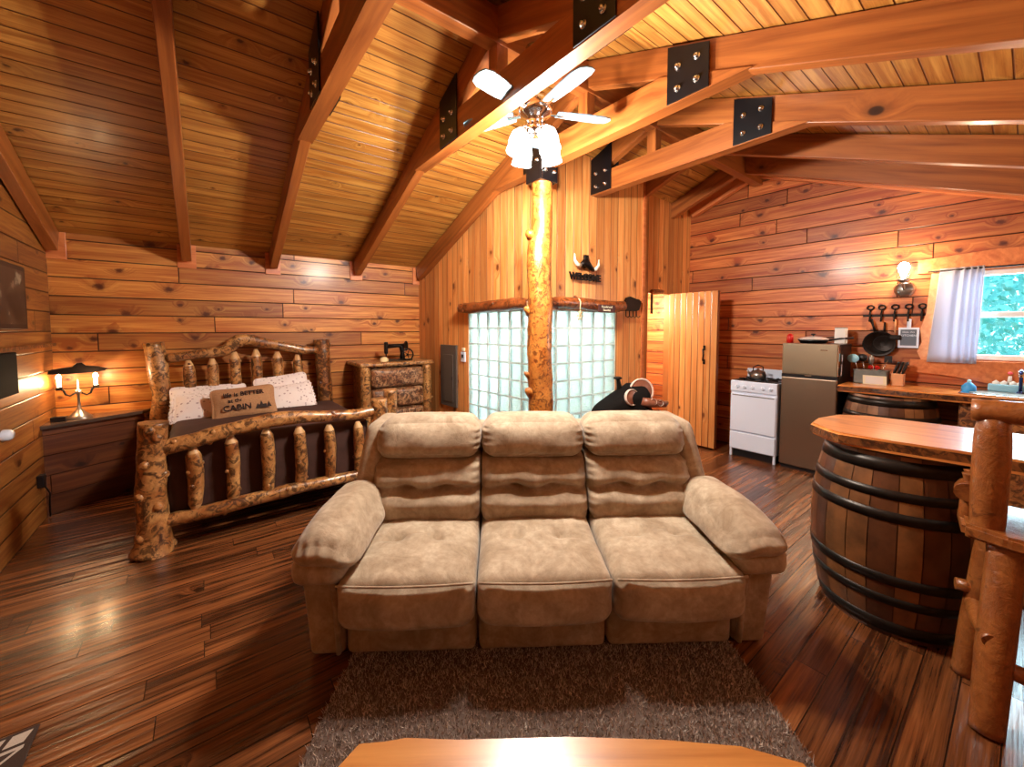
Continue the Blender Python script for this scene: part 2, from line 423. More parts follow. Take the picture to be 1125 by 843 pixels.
def gable(bm, x0, x1, ya, yb, zb):
    ys = sorted({ya, yb, *( [YR] if ya < YR < yb else [])})
    for a, b in zip(ys, ys[1:]):
        vs = []
        for x in (x0, x1):
            vs.append([bm.verts.new((x, a, zb)), bm.verts.new((x, b, zb)), bm.verts.new((x, b, zc(b)+.02)), bm.verts.new((x, a, zc(a)+.02))])
        A, D = vs; bm.faces.new(A[::-1]); bm.faces.new(D)
        for i in range(4): bm.faces.new((A[i], A[(i+1) % 4], D[(i+1) % 4], D[i]))
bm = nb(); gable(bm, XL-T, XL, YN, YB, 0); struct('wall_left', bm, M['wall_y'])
WY0, WY1, WZ0, WZ1 = -.42, .55, 1.27, 2.08
bm = nb(); gable(bm, XK, XK+T, YN, WY0, 0); gable(bm, XK, XK+T, WY1, 5.3, 0); gable(bm, XK, XK+T, WY0, WY1, WZ1); box(bm, XK, XK+T, WY0, WY1, 0, WZ0)
struct('wall_kitchen', bm, M['wall_yk'])

# shower-room walls: vertical boards with glass-block panels
A0, A1 = Vector((2.42, YB, 0)), Vector((2.53, 2.87, 0)); LA = (A1-A0).length
mA = orient(A1, A0)                                   # local x runs from the corner to the bed wall
GZ0, GZ1 = .12, 1.74; ga0, ga1 = .07, 1.20; gb0, gb1 = .06, 1.17
def wall_strip(bm, segs, yfun, th):
    """segs: (x0,x1,z0,z1 or None=roof)"""
    for x0, x1, z0, z1 in segs:
        t = [z1, z1] if z1 is not None else [yfun(x0), yfun(x1)]
        vs = []
        for y in (0, th):
            vs.append([bm.verts.new((x0, y, z0)), bm.verts.new((x1, y, z0)), bm.verts.new((x1, y, t[1])), bm.verts.new((x0, y, t[0]))])
        A, D = vs; bm.faces.new(A[::-1]); bm.faces.new(D)
        for i in range(4): bm.faces.new((A[i], A[(i+1) % 4], D[(i+1) % 4], D[i]))
bm = nb()
wall_strip(bm, [(0, ga0, 0, None), (ga0, ga1, 0, GZ0), (ga0, ga1, GZ1, None), (ga1, LA, 0, None)], lambda x: zc((mA @ Vector((x, 0, 0))).y)+.03, -.1)
wa = struct('wall_shower_side', bm, M['wall_vx']); wa.matrix_world = mA
X1, X2, YS = 4.21, 4.55, 3.05
bm = nb()
mB = Matrix.Translation((2.53, 2.87, 0))
wall_strip(bm, [(0, gb0, 0, None), (gb0, gb1, 0, GZ0), (gb0, gb1, GZ1, None), (gb1, X1-2.53, 0, None)], lambda x: zc(2.87)+.03, .1)
wb = struct('wall_shower_front', bm, M['wall_vx']); wb.matrix_world = mB
bm = nb()
wall_strip(bm, [(0, .37, 0, None), (.37, .91, 2.02, None), (.91, XK-X1, 0, None)], lambda x: zc(YS)+.03, .1)
wc = struct('wall_door_side', bm, M['wall_vx']); wc.matrix_world = Matrix.Translation((X1, YS, 0))
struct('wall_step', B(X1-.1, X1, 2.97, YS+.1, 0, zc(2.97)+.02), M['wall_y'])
struct('trim_1', B(X1-.035, X1+.012, 2.855, 2.885, 0, zc(2.87)), M['beam_red'])
# rooms behind
struct('wall_closet_back', B(4.3, XK, 3.95, 4.05, 0, 2.6), M['closet'])
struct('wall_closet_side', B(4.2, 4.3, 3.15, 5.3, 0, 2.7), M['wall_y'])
bm = nb(); box(bm, 2.65, 4.2, 5.16, 5.22, 0, 2.6); box(bm, 4.14, 4.19, 3.0, 5.2, 0, 2.6)
struct('wall_shower_inside', bm, M['whitem'])
struct('ceiling_shower', B(2.6, XK, 3.16, 5.28, 2.34, 2.40), M['whitem'])

# glass block
s = NT('glass_block'); v = s.coord((1, 1, 1))
wv = s.noise(v, 44, 2, .5, 3.0); nrm = s.bump(wv, 1.0, .09)
tr = s.n('ShaderNodeBsdfTranslucent'); s.put(tr.inputs[0], s.mix(s.ramp(wv, [(.40, 0), (.52, 1), (.62, .2)]), (.42, .56, .58), (.86, .97, .96))); s.put(tr.inputs['Normal'], nrm)
tp = s.n('ShaderNodeBsdfRefraction'); tp.inputs[0].default_value = (.84, .97, .96, 1); s.put(tp.inputs['Normal'], nrm); tp.inputs['Roughness'].default_value = .25; tp.inputs['IOR'].default_value = 1.15
gl = s.n('ShaderNodeBsdfGlossy'); gl.inputs[0].default_value = (.9, .98, 1, 1); gl.inputs['Roughness'].default_value = .12; s.put(gl.inputs['Normal'], nrm)
m1 = s.n('ShaderNodeMixShader'); m1.inputs[0].default_value = .45; s.t.links.new(tr.outputs[0], m1.inputs[1]); s.t.links.new(tp.outputs[0], m1.inputs[2])
m2 = s.n('ShaderNodeMixShader'); m2.inputs[0].default_value = .14; s.t.links.new(m1.outputs[0], m2.inputs[1]); s.t.links.new(gl.outputs[0], m2.inputs[2])
s.t.links.new(m2.outputs[0], s.out.inputs[0]); M['glassblock'] = s.m
s = NT('block_mortar'); tr = s.n('ShaderNodeBsdfTranslucent'); tr.inputs[0].default_value = (.95, .98, .97, 1)
df = s.n('ShaderNodeBsdfDiffuse'); df.inputs[0].default_value = (.85, .9, .88, 1); mm = s.n('ShaderNodeMixShader'); mm.inputs[0].default_value = .5
s.t.links.new(tr.outputs[0], mm.inputs[1]); s.t.links.new(df.outputs[0], mm.inputs[2]); s.t.links.new(mm.outputs[0], s.out.inputs[0]); M['mortar'] = s.m
def blocks(name, x0, x1, mat4, side):
    nc, nr = 6, 9; dx = (x1-x0)/nc; dz = (GZ1-GZ0)/nr
    bm = nb(); bg_ = nb()
    for i in range(nc+1): box(bg_, x0+i*dx-.010, x0+i*dx+.010, .006 if side > 0 else -.03, .03 if side > 0 else -.006, GZ0, GZ1)
    for j in range(nr+1): box(bg_, x0, x1, .007 if side > 0 else -.029, .029 if side > 0 else -.007, GZ0+j*dz-.009, GZ0+j*dz+.009)
    for i in range(nc):
        for j in range(nr):
            a, b = sorted((.012*side, .07*side))
            box(bm, x0+i*dx+.005, x0+(i+1)*dx-.005, a, b, GZ0+j*dz+.005, GZ0+(j+1)*dz-.005, .008)
    g = struct(name, bg_, M['mortar']); g.matrix_world = mat4
    p = obj('glass_blocks', bm, M['glassblock'], g)
blocks('window_2', ga0, ga1, mA, -1); blocks('window_3', gb0, gb1, mB, 1)

# kitchen window
wroot = struct('window_1', B(XK+.02, XK+.07, WY0, WY0+.04, WZ0, WZ1), M['whitem'])
bm = nb()
for a in ((WY0, WY1, WZ0, WZ0+.045), (WY0, WY1, WZ1-.045, WZ1), (WY0, WY1, 1.655, 1.705), (WY1-.04, WY1, WZ0, WZ1)):
    box(bm, XK+.02, XK+.07, a[0], a[1], a[2], a[3], .004)
obj('window_frame', bm, M['whitem'], wroot)
s = NT('window_glass'); tp = s.n('ShaderNodeBsdfTransparent'); gl = s.n('ShaderNodeBsdfGlossy'); gl.inputs['Roughness'].default_value = .02
mm = s.n('ShaderNodeMixShader'); mm.inputs[0].default_value = .06; s.t.links.new(tp.outputs[0], mm.inputs[1]); s.t.links.new(gl.outputs[0], mm.inputs[2]); s.t.links.new(mm.outputs[0], s.out.inputs[0])
M['pane'] = s.m
obj('pane', B(XK+.042, XK+.046, WY0+.02, WY1-.02, WZ0+.02, WZ1-.02), M['pane'], wroot)
def live(name, pts2, x0, x1, mat):      # live-edge board: outline in (y,z), extruded in x
    bm = nb(); A = [bm.verts.new((x0, y, z)) for y, z in pts2]; D = [bm.verts.new((x1, y, z)) for y, z in pts2]
    bm.faces.new(A); bm.faces.new(D[::-1])
    for i in range(len(A)): bm.faces.new((A[i], A[(i+1) % len(A)], D[(i+1) % len(A)], D[i]))
    return struct(name, bm, mat)
live('trim_2', [(WY1-.01, 2.12), (.60, 2.12), (.615, 1.9), (.625, 1.7), (.66, 1.55), (.645, 1.42), (.675, 1.33), (.64, 1.24), (WY1-.01, 1.24)], XK-.035, XK, M['trimlight'])
live('trim_3', [(.72, 1.25), (-.5, 1.27), (-.5, 1.10), (.2, 1.06), (.45, 1.11), (.72, 1.13)], XK-.045, XK, M['beam_red'])
live('trim_4', [(.70, 2.09), (.70, 2.22), (.2, 2.26), (-.5, 2.24), (-.5, 2.08)], XK-.03, XK, M['beam_red'])
# ---------------------------------------------------------------- roof trusses
def beam(name, p0, p1, wd, dp, mat, parent, bev=.006):
    m = orient(p0, p1); L = (Vector(p1)-Vector(p0)).length
    o = obj(name, B(0, L, -wd/2, wd/2, -dp, 0, bev), mat, parent); o.matrix_local = m; return o
def truss(x, label, full=True):
    t = thing('roof_truss', label, 'roof truss', (x, 0, 0), 0, 'roof trusses along the room')
    ang = math.atan(SL); d = .20
    z_in = lambda y: zc(y) - .005
    beam('rafter', (0, YB-.02, z_in(YB)), (0, YR, z_in(YR)), .078, d*cos(ang), M['beam'], t)
    beam('rafter', (0, YN+.01, z_in(YN)), (0, YR, z_in(YR)), .076, d*cos(ang), M['beam'], t)
    if full:
        yf, yn, zb = 3.32, 1.01, 2.95
        # collar tie with ends cut to the slope of the rafters
        bm = nb(); pr = [(yn-.05, zb-.005), (yf+.05, zb-.005), (yf-.50, zb+.20), (yn+.50, zb+.20)]
        A = [bm.verts.new((-.05, y, z)) for y, z in pr]; D = [bm.verts.new((.05, y, z)) for y, z in pr]
        bm.faces.new(A); bm.faces.new(D[::-1])
        for i in range(4): bm.faces.new((A[i], A[(i+1) % 4], D[(i+1) % 4], D[i]))
        bmesh.ops.transform(bm, matrix=Matrix.Rotation(-pi/2, 4, 'Z'), verts=bm.verts)
        o = obj('collar_tie', bm, M['beam'], t); o.rotation_euler = (0, 0, pi/2)
        kp = obj('king_post', B(0, .45, -.045, .045, -.045, .045, .004), M['beam'], t); kp.matrix_local = orient((0, YR, zb+.19), (0, YR, zb+.7), Vector((0, 1, 0)))
        for yc, sg in ((yn+.31, 1), (yf-.58, -1)):
            for sx in (-1, 1):
                x0, x1 = (.0525, .0605) if sx > 0 else (-.0605, -.0525)
                bm = nb(); zt = zc(yc-.13)-.03, zc(yc+.13)-.03
                pr = [(yc-.13, zb+.0), (yc+.13, zb+.0), (yc+.13, zt[1]), (yc-.13, zt[0])]
                A = [bm.verts.new((x0, y, z)) for y, z in pr]; D = [bm.verts.new((x1, y, z)) for y, z in pr]
                bm.faces.new(A); bm.faces.new(D[::-1])
                for i in range(4): bm.faces.new((A[i], A[(i+1) % 4], D[(i+1) % 4], D[i]))
                pl = obj('steel_plate', bm, M['steel'], t)
                for dy, dz in ((-.06, .07), (.06, .07), (-.06, .20), (.06, .20)):
                    bm = nb(); e = x1 if sx > 0 else x0
                    lathe(bm, [(.0, sx*.022), (.011, sx*.022), (.013, sx*.012), (.013, sx*.008), (.021, sx*.006), (.021, 0)], 10, (e, yc+dy, zb+dz), axis='X')
                    obj('bolt', bm, M['bolt'], pl)
    bl = obj('rafter_block', B(-.075, .075, YB-.02, YB+.0, 2.17, 2.41, .004), M['beam_red'], t)
    return t
names = ['roof truss beside the left wall above the small corner lamp', 'roof truss whose rafter comes down over the headboard left post',
 'roof truss whose rafter comes down over the middle of the headboard', 'roof truss between the bed and the dresser, its black plate left of the fan',
 'roof truss whose tie beam runs right behind the fan', 'roof truss next right of the one behind the ceiling fan',
 'roof truss crossing above the open plank door', 'roof truss nearest the kitchen wall']
for i, (x, nm) in enumerate(zip((-1.03, -.12, .64, 1.56, 2.40, 3.31, 4.24, 5.12), names)): truss(x, nm, i not in (0, 1, 6, 7))
t = thing('ridge_beam', 'long ridge beam running along the top of the ceiling', 'beam', (0, YR, 0))
beam('timber', (XL+.01, 0, ZR-.03), (XK-.01, 0, ZR-.03), .10, .22, M['beam'], t)
t = thing('gable_rafter', 'rafter pair set flat against the kitchen gable wall', 'rafter', (XK-.06, 0, 0))
beam('rafter', (0, 3.03, zc(3.05)-.01), (0, YR, ZR-.01), .08, .14, M['beam_red'], t)
beam('rafter', (0, YN+.02, zc(YN)-.01), (0, YR, ZR-.01), .078, .14, M['beam_red'], t)

# ---------------------------------------------------------------- centre post
PX, PY = 2.36, 2.66
t = thing('log_post', 'tall knotty peeled log post rising behind the sofa to the rafters', 'post', (PX, PY, 0))
bm = nb(); log(bm, [(.01, 0, 0, .112), (0, 0, .5, .116), (.015, .0, .95, .108), (.0, .0, 1.3, .112), (.0, 0, 1.75, .108), (-.01, 0, 2.2, .10), (.02, 0, 2.5, .088), (.02, 0, 2.86, .088)], 60, 24, .10, 4)
obj('log', bm, M['post'], t)
for (z, dx, dy, r) in ((2.38, -.085, .03, .035), (1.72, -.09, .05, .028), (1.12, .1, .02, .03), (1.0, -.1, .02, .03), (1.15, -.105, .03, .02)):
    bm = nb(); tube(bm, [(dx*.8, dy, z-.03), (dx*1.25, dy, z+.01), (dx*1.4, dy, z+.02)], [r*1.4, r, r*.5], 10, .2, 3)
    obj('branch_stub', bm, M['post'], t)
pl = obj('steel_bracket', B(-.08, .12, -.095, .1, 2.82, 2.955, .004), M['steel'], t)
for dx in (-.03, .07):
    bm = nb(); lathe(bm, [(0, -.02), (.012, -.02), (.02, -.006), (.02, 0)], 10, (dx, -.095, 2.90), axis='Y'); obj('bolt', bm, M['bolt'], pl)

# ---------------------------------------------------------------- ceiling fan
fx, fy = 1.78, 2.06
FD = -.06
t = thing('ceiling_fan', 'ceiling fan with lit glass shades hanging in front of the log post', 'ceiling fan', (fx, fy, FD))
bm = nb(); lathe(bm, [(.0, 3.45), (.065, 3.45), (.06, 3.36), (.02, 3.33), (.013, 3.31), (.013, 3.16), (.03, 3.15), (.09, 3.13), (.115, 3.09), (.115, 3.05), (.10, 3.02), (.06, 3.0), (.05, 2.96), (.065, 2.94), (.06, 2.90), (.02, 2.885), (0, 2.885)], 32)
obj('motor_housing', bm, M['chrome'], t)
M['blade'] = plain('fan_blade', srgb(112, 140, 160), .4, nscale=4, namt=.1)
for k in range(5):
    a = radians(-97 + 72*k)
    bm = nb(); prof = [(.15, .045), (.22, .055), (.36, .068), (.47, .070), (.515, .055), (.53, .02)]
    top = [(r, w_) for r, w_ in prof] + [(r, -w_) for r, w_ in prof[::-1]]
    R = Matrix.Rotation(a, 4, 'Z') @ Matrix.Translation((0, 0, 3.045)) @ Matrix.Rotation(radians(11), 4, 'X')
    A = [bm.verts.new((x, y, .004)) for x, y in top]; D = [bm.verts.new((x, y, -.004)) for x, y in top]
    bm.faces.new(A); bm.faces.new(D[::-1])
    for i in range(len(A)): bm.faces.new((A[i], A[(i+1) % len(A)], D[(i+1) % len(A)], D[i]))
    bmesh.ops.transform(bm, matrix=R, verts=bm.verts); b = obj('blade', bm, M['blade'], t)
    bm = nb(); box(bm, .09, .2, -.015, .015, -.012, -.004, .003, mat=R); obj('blade_bracket', bm, M['chrome'], b)
def glow(name, col, strength, tr_=.5):
    s = NT(name); e = s.n('ShaderNodeEmission'); e.inputs[0].default_value = (*col, 1); e.inputs[1].default_value = strength
    tp = s.n('ShaderNodeBsdfTransparent'); mm = s.n('ShaderNodeMixShader'); mm.inputs[0].default_value = tr_
    s.t.links.new(e.outputs[0], mm.inputs[1]); s.t.links.new(tp.outputs[0], mm.inputs[2]); s.t.links.new(mm.outputs[0], s.out.inputs[0]); return s.m
M['glow'] = glow('lit_frosted_glass', (1.0, .97, .92), 9, .45)
M['bulb'] = glow('bulb', (1.0, .9, .75), 40, 0)
for k in range(4):
    a = radians(-92 + 90*k); dx, dy = cos(a), sin(a)
    bm = nb(); tube(bm, [(dx*.04, dy*.04, 2.93), (dx*.08, dy*.08, 2.935), (dx*.105, dy*.105, 2.92), (dx*.112, dy*.112, 2.90)], .008, 8); arm = obj('lamp_arm', bm, M['chrome'], t)
    R = Matrix.Translation((dx*.112, dy*.112, 2.905)) @ Matrix.Rotation(a, 4, 'Z') @ Matrix.Rotation(radians(-14), 4, 'Y')
    bm = nb(); lathe(bm, [(.02, 0), (.03, -.012), (.055, -.04), (.066, -.09), (.064, -.13), (.070, -.165)], 20)
    bmesh.ops.transform(bm, matrix=R, verts=bm.verts); obj('glass_shade', bm, M['glow'], arm)
    bm = nb(); lathe(bm, [(.0, -.02), (.012, -.03), (.024, -.06), (.026, -.08), (.018, -.1), (0, -.108)], 14)
    bmesh.ops.transform(bm, matrix=R, verts=bm.verts); obj('bulb', bm, M['bulb'], arm)
    p = R @ Vector((0, 0, -.17)); light('fan_bulb_light', 'POINT', (fx+p.x, fy+p.y, p.z+FD-.03), 84, (1.0, .93, .83), .03)
bm = nb(); tube(bm, [(.02, -.05, 2.9), (.02, -.052, 2.6)], .0015, 5); obj('pull_chain', bm, M['chrome'], t)

# ---------------------------------------------------------------- bed
M['tip'] = plain('peeled_tip', srgb(212, 164, 110), .4, 0, .3, nscale=20, namt=.3)
t = thing('log_bed', 'rustic peeled log bed with arched headboard against the back wall', 'bed', (.45, 4.4, 0))
def L(x, y, z, r): return (x-.45, y-4.4, z, r)
def part(name, bm, mat, par=t, **k): return obj(name, bm, mat, par, **k)
bm = nb(); log(bm, [L(-.34, 3.65, 0, .125), L(-.32, 3.65, .12, .095), L(-.33, 3.65, .4, .085), L(-.315, 3.65, .7, .08), L(-.30, 3.65, .91, .085)], 30, 18, .14, 2, knots=9); part('foot_post', bm, M['log'])
bm = nb(); log(bm, [L(1.27, 3.65, 0, .10), L(1.26, 3.65, .4, .085), L(1.26, 3.65, .91, .07)], 20, 16, .12, 5, knots=4); part('foot_post', bm, M['log'])
bm = nb(); log(bm, [L(-.36, 5.12, 0, .10), L(-.38, 5.12, .5, .085), L(-.35, 5.12, .9, .075), L(-.39, 5.12, 1.42, .085)], 26, 16, .14, 8, knots=4); part('head_post', bm, M['log'])
bm = nb(); log(bm, [L(1.13, 5.12, 0, .10), L(1.12, 5.12, .7, .08), L(1.09, 5.12, 1.43, .085)], 26, 16, .14, 9, knots=3); part('head_post', bm, M['logdark'])
bm = nb(); log(bm, [L(-.30, 5.1, 1.26, .045), L(-.05, 5.1, 1.30, .045), L(.16, 5.1, 1.33, .055), L(.30, 5.1, 1.44, .06), L(.55, 5.1, 1.39, .055), L(.85, 5.1, 1.32, .05), L(1.03, 5.1, 1.30, .04)], 34, 14, .15, 11, knots=3); part('head_rail', bm, M['log'])
for i, (x, zt) in enumerate(((-.14, 1.24), (.05, 1.25), (.24, 1.31), (.43, 1.33), (.63, 1.30), (.83, 1.26))):
    bm = nb(); log(bm, [L(x, 5.1, .5, .04), L(x+.01, 5.1, .9, .05), L(x, 5.1, zt, .046)], 26, 12, .16, 20+i, taper=.07, knots=2, tip=1); part('spindle', bm, [M['log'], M['tip']])
bm = nb(); log(bm, [L(-.30, 3.65, .72, .05), L(-.1, 3.64, .745, .055), L(.15, 3.63, .80, .052), L(.42, 3.63, .835, .055), L(.8, 3.64, .81, .05), L(1.05, 3.65, .79, .045), L(1.24, 3.65, .80, .04)], 40, 14, .18, 31, knots=6); part('foot_rail', bm, M['log'])
bm = nb(); log(bm, [L(-.30, 3.65, .20, .045), L(0, 3.64, .21, .05), L(.35, 3.63, .235, .05), L(.7, 3.64, .24, .05), L(1.24, 3.65, .23, .042)], 34, 14, .18, 33, knots=5); part('foot_rail', bm, M['log'])
for i, (x, zt) in enumerate(((-.095, .70), (.13, .745), (.36, .765), (.59, .75), (.82, .73), (1.06, .72))):
    bm = nb(); log(bm, [L(x, 3.65, .23, .040), L(x+.01, 3.65, .45, .046), L(x, 3.65, zt, .044)], 26, 12, .16, 40+i, taper=.055, knots=3, tip=1); part('spindle', bm, [M['log'], M['tip']])
for x in (-.30, 1.22):
    bm = nb(); log(bm, [L(x, 3.7, .33, .055), L(x, 4.4, .34, .06), L(x, 5.1, .33, .055)], 16, 12, .12, 50, 0); part('side_rail', bm, M['log'])
part('mattress', soft(-.68, .70, -.66, .66, .32, .70, .06, (0, 0, .015), 16), M['sheet'], smooth=True)
def drape(p, u):
    p = p.copy(); k = max(0, .68 - p.z)
    p.x += .012*noise.noise(Vector((p.x*4, p.y*7, p.z*2))); p.y += .02*noise.noise(Vector((p.x*7, 3, p.z*2)))*min(1, k*5)
    return p
part('quilt', soft(-.705, .725, -.685, .60, .20, .722, .05, (0, 0, .02), 22, drape, .004), M['quilt'], smooth=True)
# pillows
s = NT('floral_sham'); v = s.coord(); vo = s.n('ShaderNodeTexVoronoi'); s.put(vo.inputs['Vector'], v); vo.inputs['Scale'].default_value = 30
spc = s.n('ShaderNodeSeparateColor'); s.t.links.new(vo.outputs['Color'], spc.inputs[0])
fl = s.math('MULTIPLY', s.math('LESS_THAN', spc.outputs[0], .6), s.ramp(s.math('ADD', vo.outputs['Distance'], s.math('MULTIPLY', s.noise(v, 70, 2), .35)), [(.42, 1), (.52, 0)]))
c = s.mix(s.math('MULTIPLY', fl, .7), srgb(236, 222, 216), srgb(150, 112, 112))
s.princ(c, .85, 0, s.bump(s.noise(v, 30, 3), .3, .01), 0, .2, .2); M['sham'] = s.m
def pillow(name, label, loc, rot, wx, wz, th, mat, ruffle=0, group=None, seed=0):
    o = thing(name, label, 'pillow', loc, 0, group, rot)
    def fn(p, u):
        e = max(abs(u.x), abs(u.z)); p = p.copy()
        p.y *= (1 - .82*e**2.5)*(1 - .25*min(abs(u.x), abs(u.z)))
        cx = 1 + .05*abs(u.x*u.z); p.x *= cx; p.z *= cx
        p += Vector((0, .008, .004))*noise.noise(p*11 + Vector((seed, 0, 0)))
        return p
    obj('cushion', soft(-wx/2, wx/2, -th/2, th/2, -wz/2, wz/2, .05, (0, .01, 0), 18, fn), mat, o, smooth=True)
    if ruffle:
        bm = nb(); n = 120; ri, ro = [], []
        for i in range(n):
            a = 2*pi*i/n; sx, sz = cos(a), sin(a); q = 1/max(abs(sx)/(wx/2), abs(sz)/(wz/2))
            q = min(q, 1.08*sqrt((wx/2)**2+(wz/2)**2))
            ri.append(bm.verts.new((sx*q*.97, 0, sz*q*.97)))
            o_ = q + ruffle*(1 + .3*sin(i*2.1)); ro.append(bm.verts.new((sx*o_, .014*sin(i*1.7), sz*o_)))
        for i in range(n): bm.faces.new((ri[i], ri[(i+1) % n], ro[(i+1) % n], ro[i])).smooth = True
        r_ = bmesh.ops.extrude_face_region(bm, geom=bm.faces[:])
        bmesh.ops.translate(bm, verts=[e for e in r_['geom'] if isinstance(e, bmesh.types.BMVert)], vec=(0, .003, 0))
        obj('ruffle', bm, mat, o, smooth=True)
    return o
pillow('bed_pillow', 'pinkish white pillow lying behind the ruffled left sham', (.02, 4.97, .835), (radians(-40), 0, 0), .60, .36, .15, M['sham'], 0, None, 1)
pillow('pillow_sham', 'white floral ruffled pillow sham on the left side of the bed', (.0, 4.78, .80), (radians(-52), radians(4), 0), .50, .34, .15, M['sham'], .03, None, 2)
pillow('bed_pillow', 'pinkish white pillow standing behind the ruffled right sham', (.66, 4.96, .875), (radians(-28), radians(-6), 0), .50, .36, .14, M['sham'], 0, None, 3)
pillow('pillow_sham', 'white floral ruffled pillow sham on the right side of the bed', (.68, 4.82, .815), (radians(-46), radians(-4), 0), .47, .36, .15, M['sham'], .03, None, 4)
M['burlap'] = plain('burlap', srgb(176, 128, 88), .9, nscale=90, namt=.35, bump=.3)
M['ink'] = plain('ink', srgb(44, 26, 20), .8)
o = pillow('burlap_cushion', 'tan burlap cushion with dark cabin lettering in the middle of the bed', (.28, 4.56, .845), (radians(-26), radians(-3), 0), .50, .31, .13, M['burlap'], 0, None, 6)
for s_, x, z, sz in (('life is BETTER', 0, .07, .056), ('at the', -.07, .012, .05), ('CABIN', -.06, -.058, .075)):
    text('lettering', s_, sz, M['ink'], o, (x, -.070, z), (radians(90), 0, 0), .004, bold=.001)
bm = nb()
for x, h in ((.10, .05), (.13, .075), (.19, .06)):
    vs = [bm.verts.new(p) for p in ((x-.022, -.066, -.09), (x+.022, -.066, -.09), (x, -.066, -.09+h))]; bm.faces.new(vs)
box(bm, .11, .17, -.069, -.063, -.09, -.055)
obj('cabin_motif', bm, M['ink'], o)
# ---------------------------------------------------------------- sofa (local x right, y away from the camera)
sofa = thing('reclining_sofa', 'three-seat taupe suede reclining sofa with pillow-top arms in the middle of the room', 'sofa', cw(.147, 1.84), -YAW + radians(2.2))
def rec(z): return .385 + (z-.48)*.42
def sst(a, b, x): x = max(0, min(1, (x-a)/(b-a))); return x*x*(3-2*x)
def gs(x, w_): return exp(-(x/w_)**2)
obj('back_shell', soft(-.95, .95, .62, .88, .06, .93, .07, (0, .02, 0), 10, lambda p, u: Vector((p.x*(1-.03*max(0, u.z)), p.y+.10*max(0, p.z-.3), p.z))), M['suede'], sofa, smooth=True)
obj('base', soft(-.93, .93, .06, .75, .015, .24, .03, n=6), M['suede'], sofa, smooth=True)
for i, xc in enumerate((-.624, 0, .624)):
    hw = .309
    def seat(p, u, xc=xc, i=i):
        p = p.copy(); tw = sst(.2, .9, u.z); fw = sst(.2, .9, -u.y); a = p.x-xc; fx_ = a/hw
        p.z += tw*(.030*(1-fx_**2)*(1-u.y**2) + .040*max(0, u.y) - .02*max(0, -u.y)**3)
        p.y -= .028*(1-fx_**2)*fw*(1-.5*tw)
        for tx in (-.105, .105): p.z -= tw*(.032*gs(a-tx, .032)*gs(p.y-.19, .028))
        arc = .19 + (.05*cos(a/.105*pi/2) if abs(a) < .105 else -.05*(1-cos((abs(a)-.105)/.2*pi/2))) - p.y
        p.z -= tw*.012*gs(arc, .013)*(1 if abs(a) < .22 else gs(abs(a)-.22, .03))
        p.z += tw*(.004*noise.noise(Vector((p.x*8, p.y*9, i*3.))) + .003*noise.noise(Vector((p.x*22, p.y*14, i))))
        p.y += fw*(1-tw)*(.006*noise.noise(Vector((p.x*9, 5, p.z*12))) + .004*sin(p.z*60)*gs(1-abs(fx_), .2))
        return p
    c = obj('seat_cushion', soft(xc-hw, xc+hw, -.13, .52, .215, .455, .06, (0, .012, .0), 34, seat), M['suede'], sofa, smooth=True)
    bm = nb(); pts = [(xc + hw*.97*q, -.118 - .024*(1-q*q), .424 + .006*(1-q*q)) for q in [k/10-1 for k in range(21)]]
    tube(bm, pts, .006, 6); obj('piping', bm, M['suede'], c, smooth=True)
    obj('footrest_panel', soft(xc-hw+.004, xc+hw-.004, -.005, .10, .012, .235, .03, (0, .02, 0), 12, wr=.002, seed=i), M['suede'], sofa, smooth=True)
    def lumb(p, u, xc=xc, i=i):
        p = p.copy(); a = p.x-xc; fx_ = a/hw; zz = p.z; k = sst(.0, .8, -u.y)
        zt = .632 - .008*cos(fx_*7)
        p.y += k*.050*gs(zz-zt, .022)*(1-.45*abs(fx_)**3)
        p.y -= k*.012*gs(zz-.685, .03); p.y -= k*.02*gs(zz-.565, .04)
        for tx in (-.10, .10): p.y += .040*k*gs(a-tx, .045)*gs(zz-zt, .032)
        p.y += .05*k*sst(.745, .80, zz)
        e = gs(1-abs(fx_), .16)
        p.y += k*(.008*e*sin(zz*150+i*2) + .008*noise.noise(Vector((p.x*8, i*2., zz*10))) + .004*noise.noise(Vector((p.x*20, i*2., zz*24))))
        p.y += rec(zz) - rec(.62)
        return p
    obj('back_cushion', soft(xc-hw, xc+hw, rec(.62)-.035, rec(.62)+.2, .455, .83, .06, (0, .035, 0), 36, lumb), M['suede'], sofa, smooth=True)
    def head(p, u, xc=xc, i=i):
        p = p.copy(); fx_ = (p.x-xc)/hw; k = sst(0, .8, -u.y)
        e = gs(1-abs(fx_), .13)
        p.y += k*(.007*e*sin(p.z*170+i*2) + .009*noise.noise(Vector((p.x*7, i*5., p.z*9))))
        p.z -= .014*fx_**4*sst(0, 1, u.z); p.y += rec(p.z) - rec(.9)
        return p
    obj('headrest', soft(xc-hw, xc+hw, rec(.9)-.075, rec(.9)+.20, .79, 1.012, .085, (0, .035, .006), 28, head), M['suede'], sofa, smooth=True)
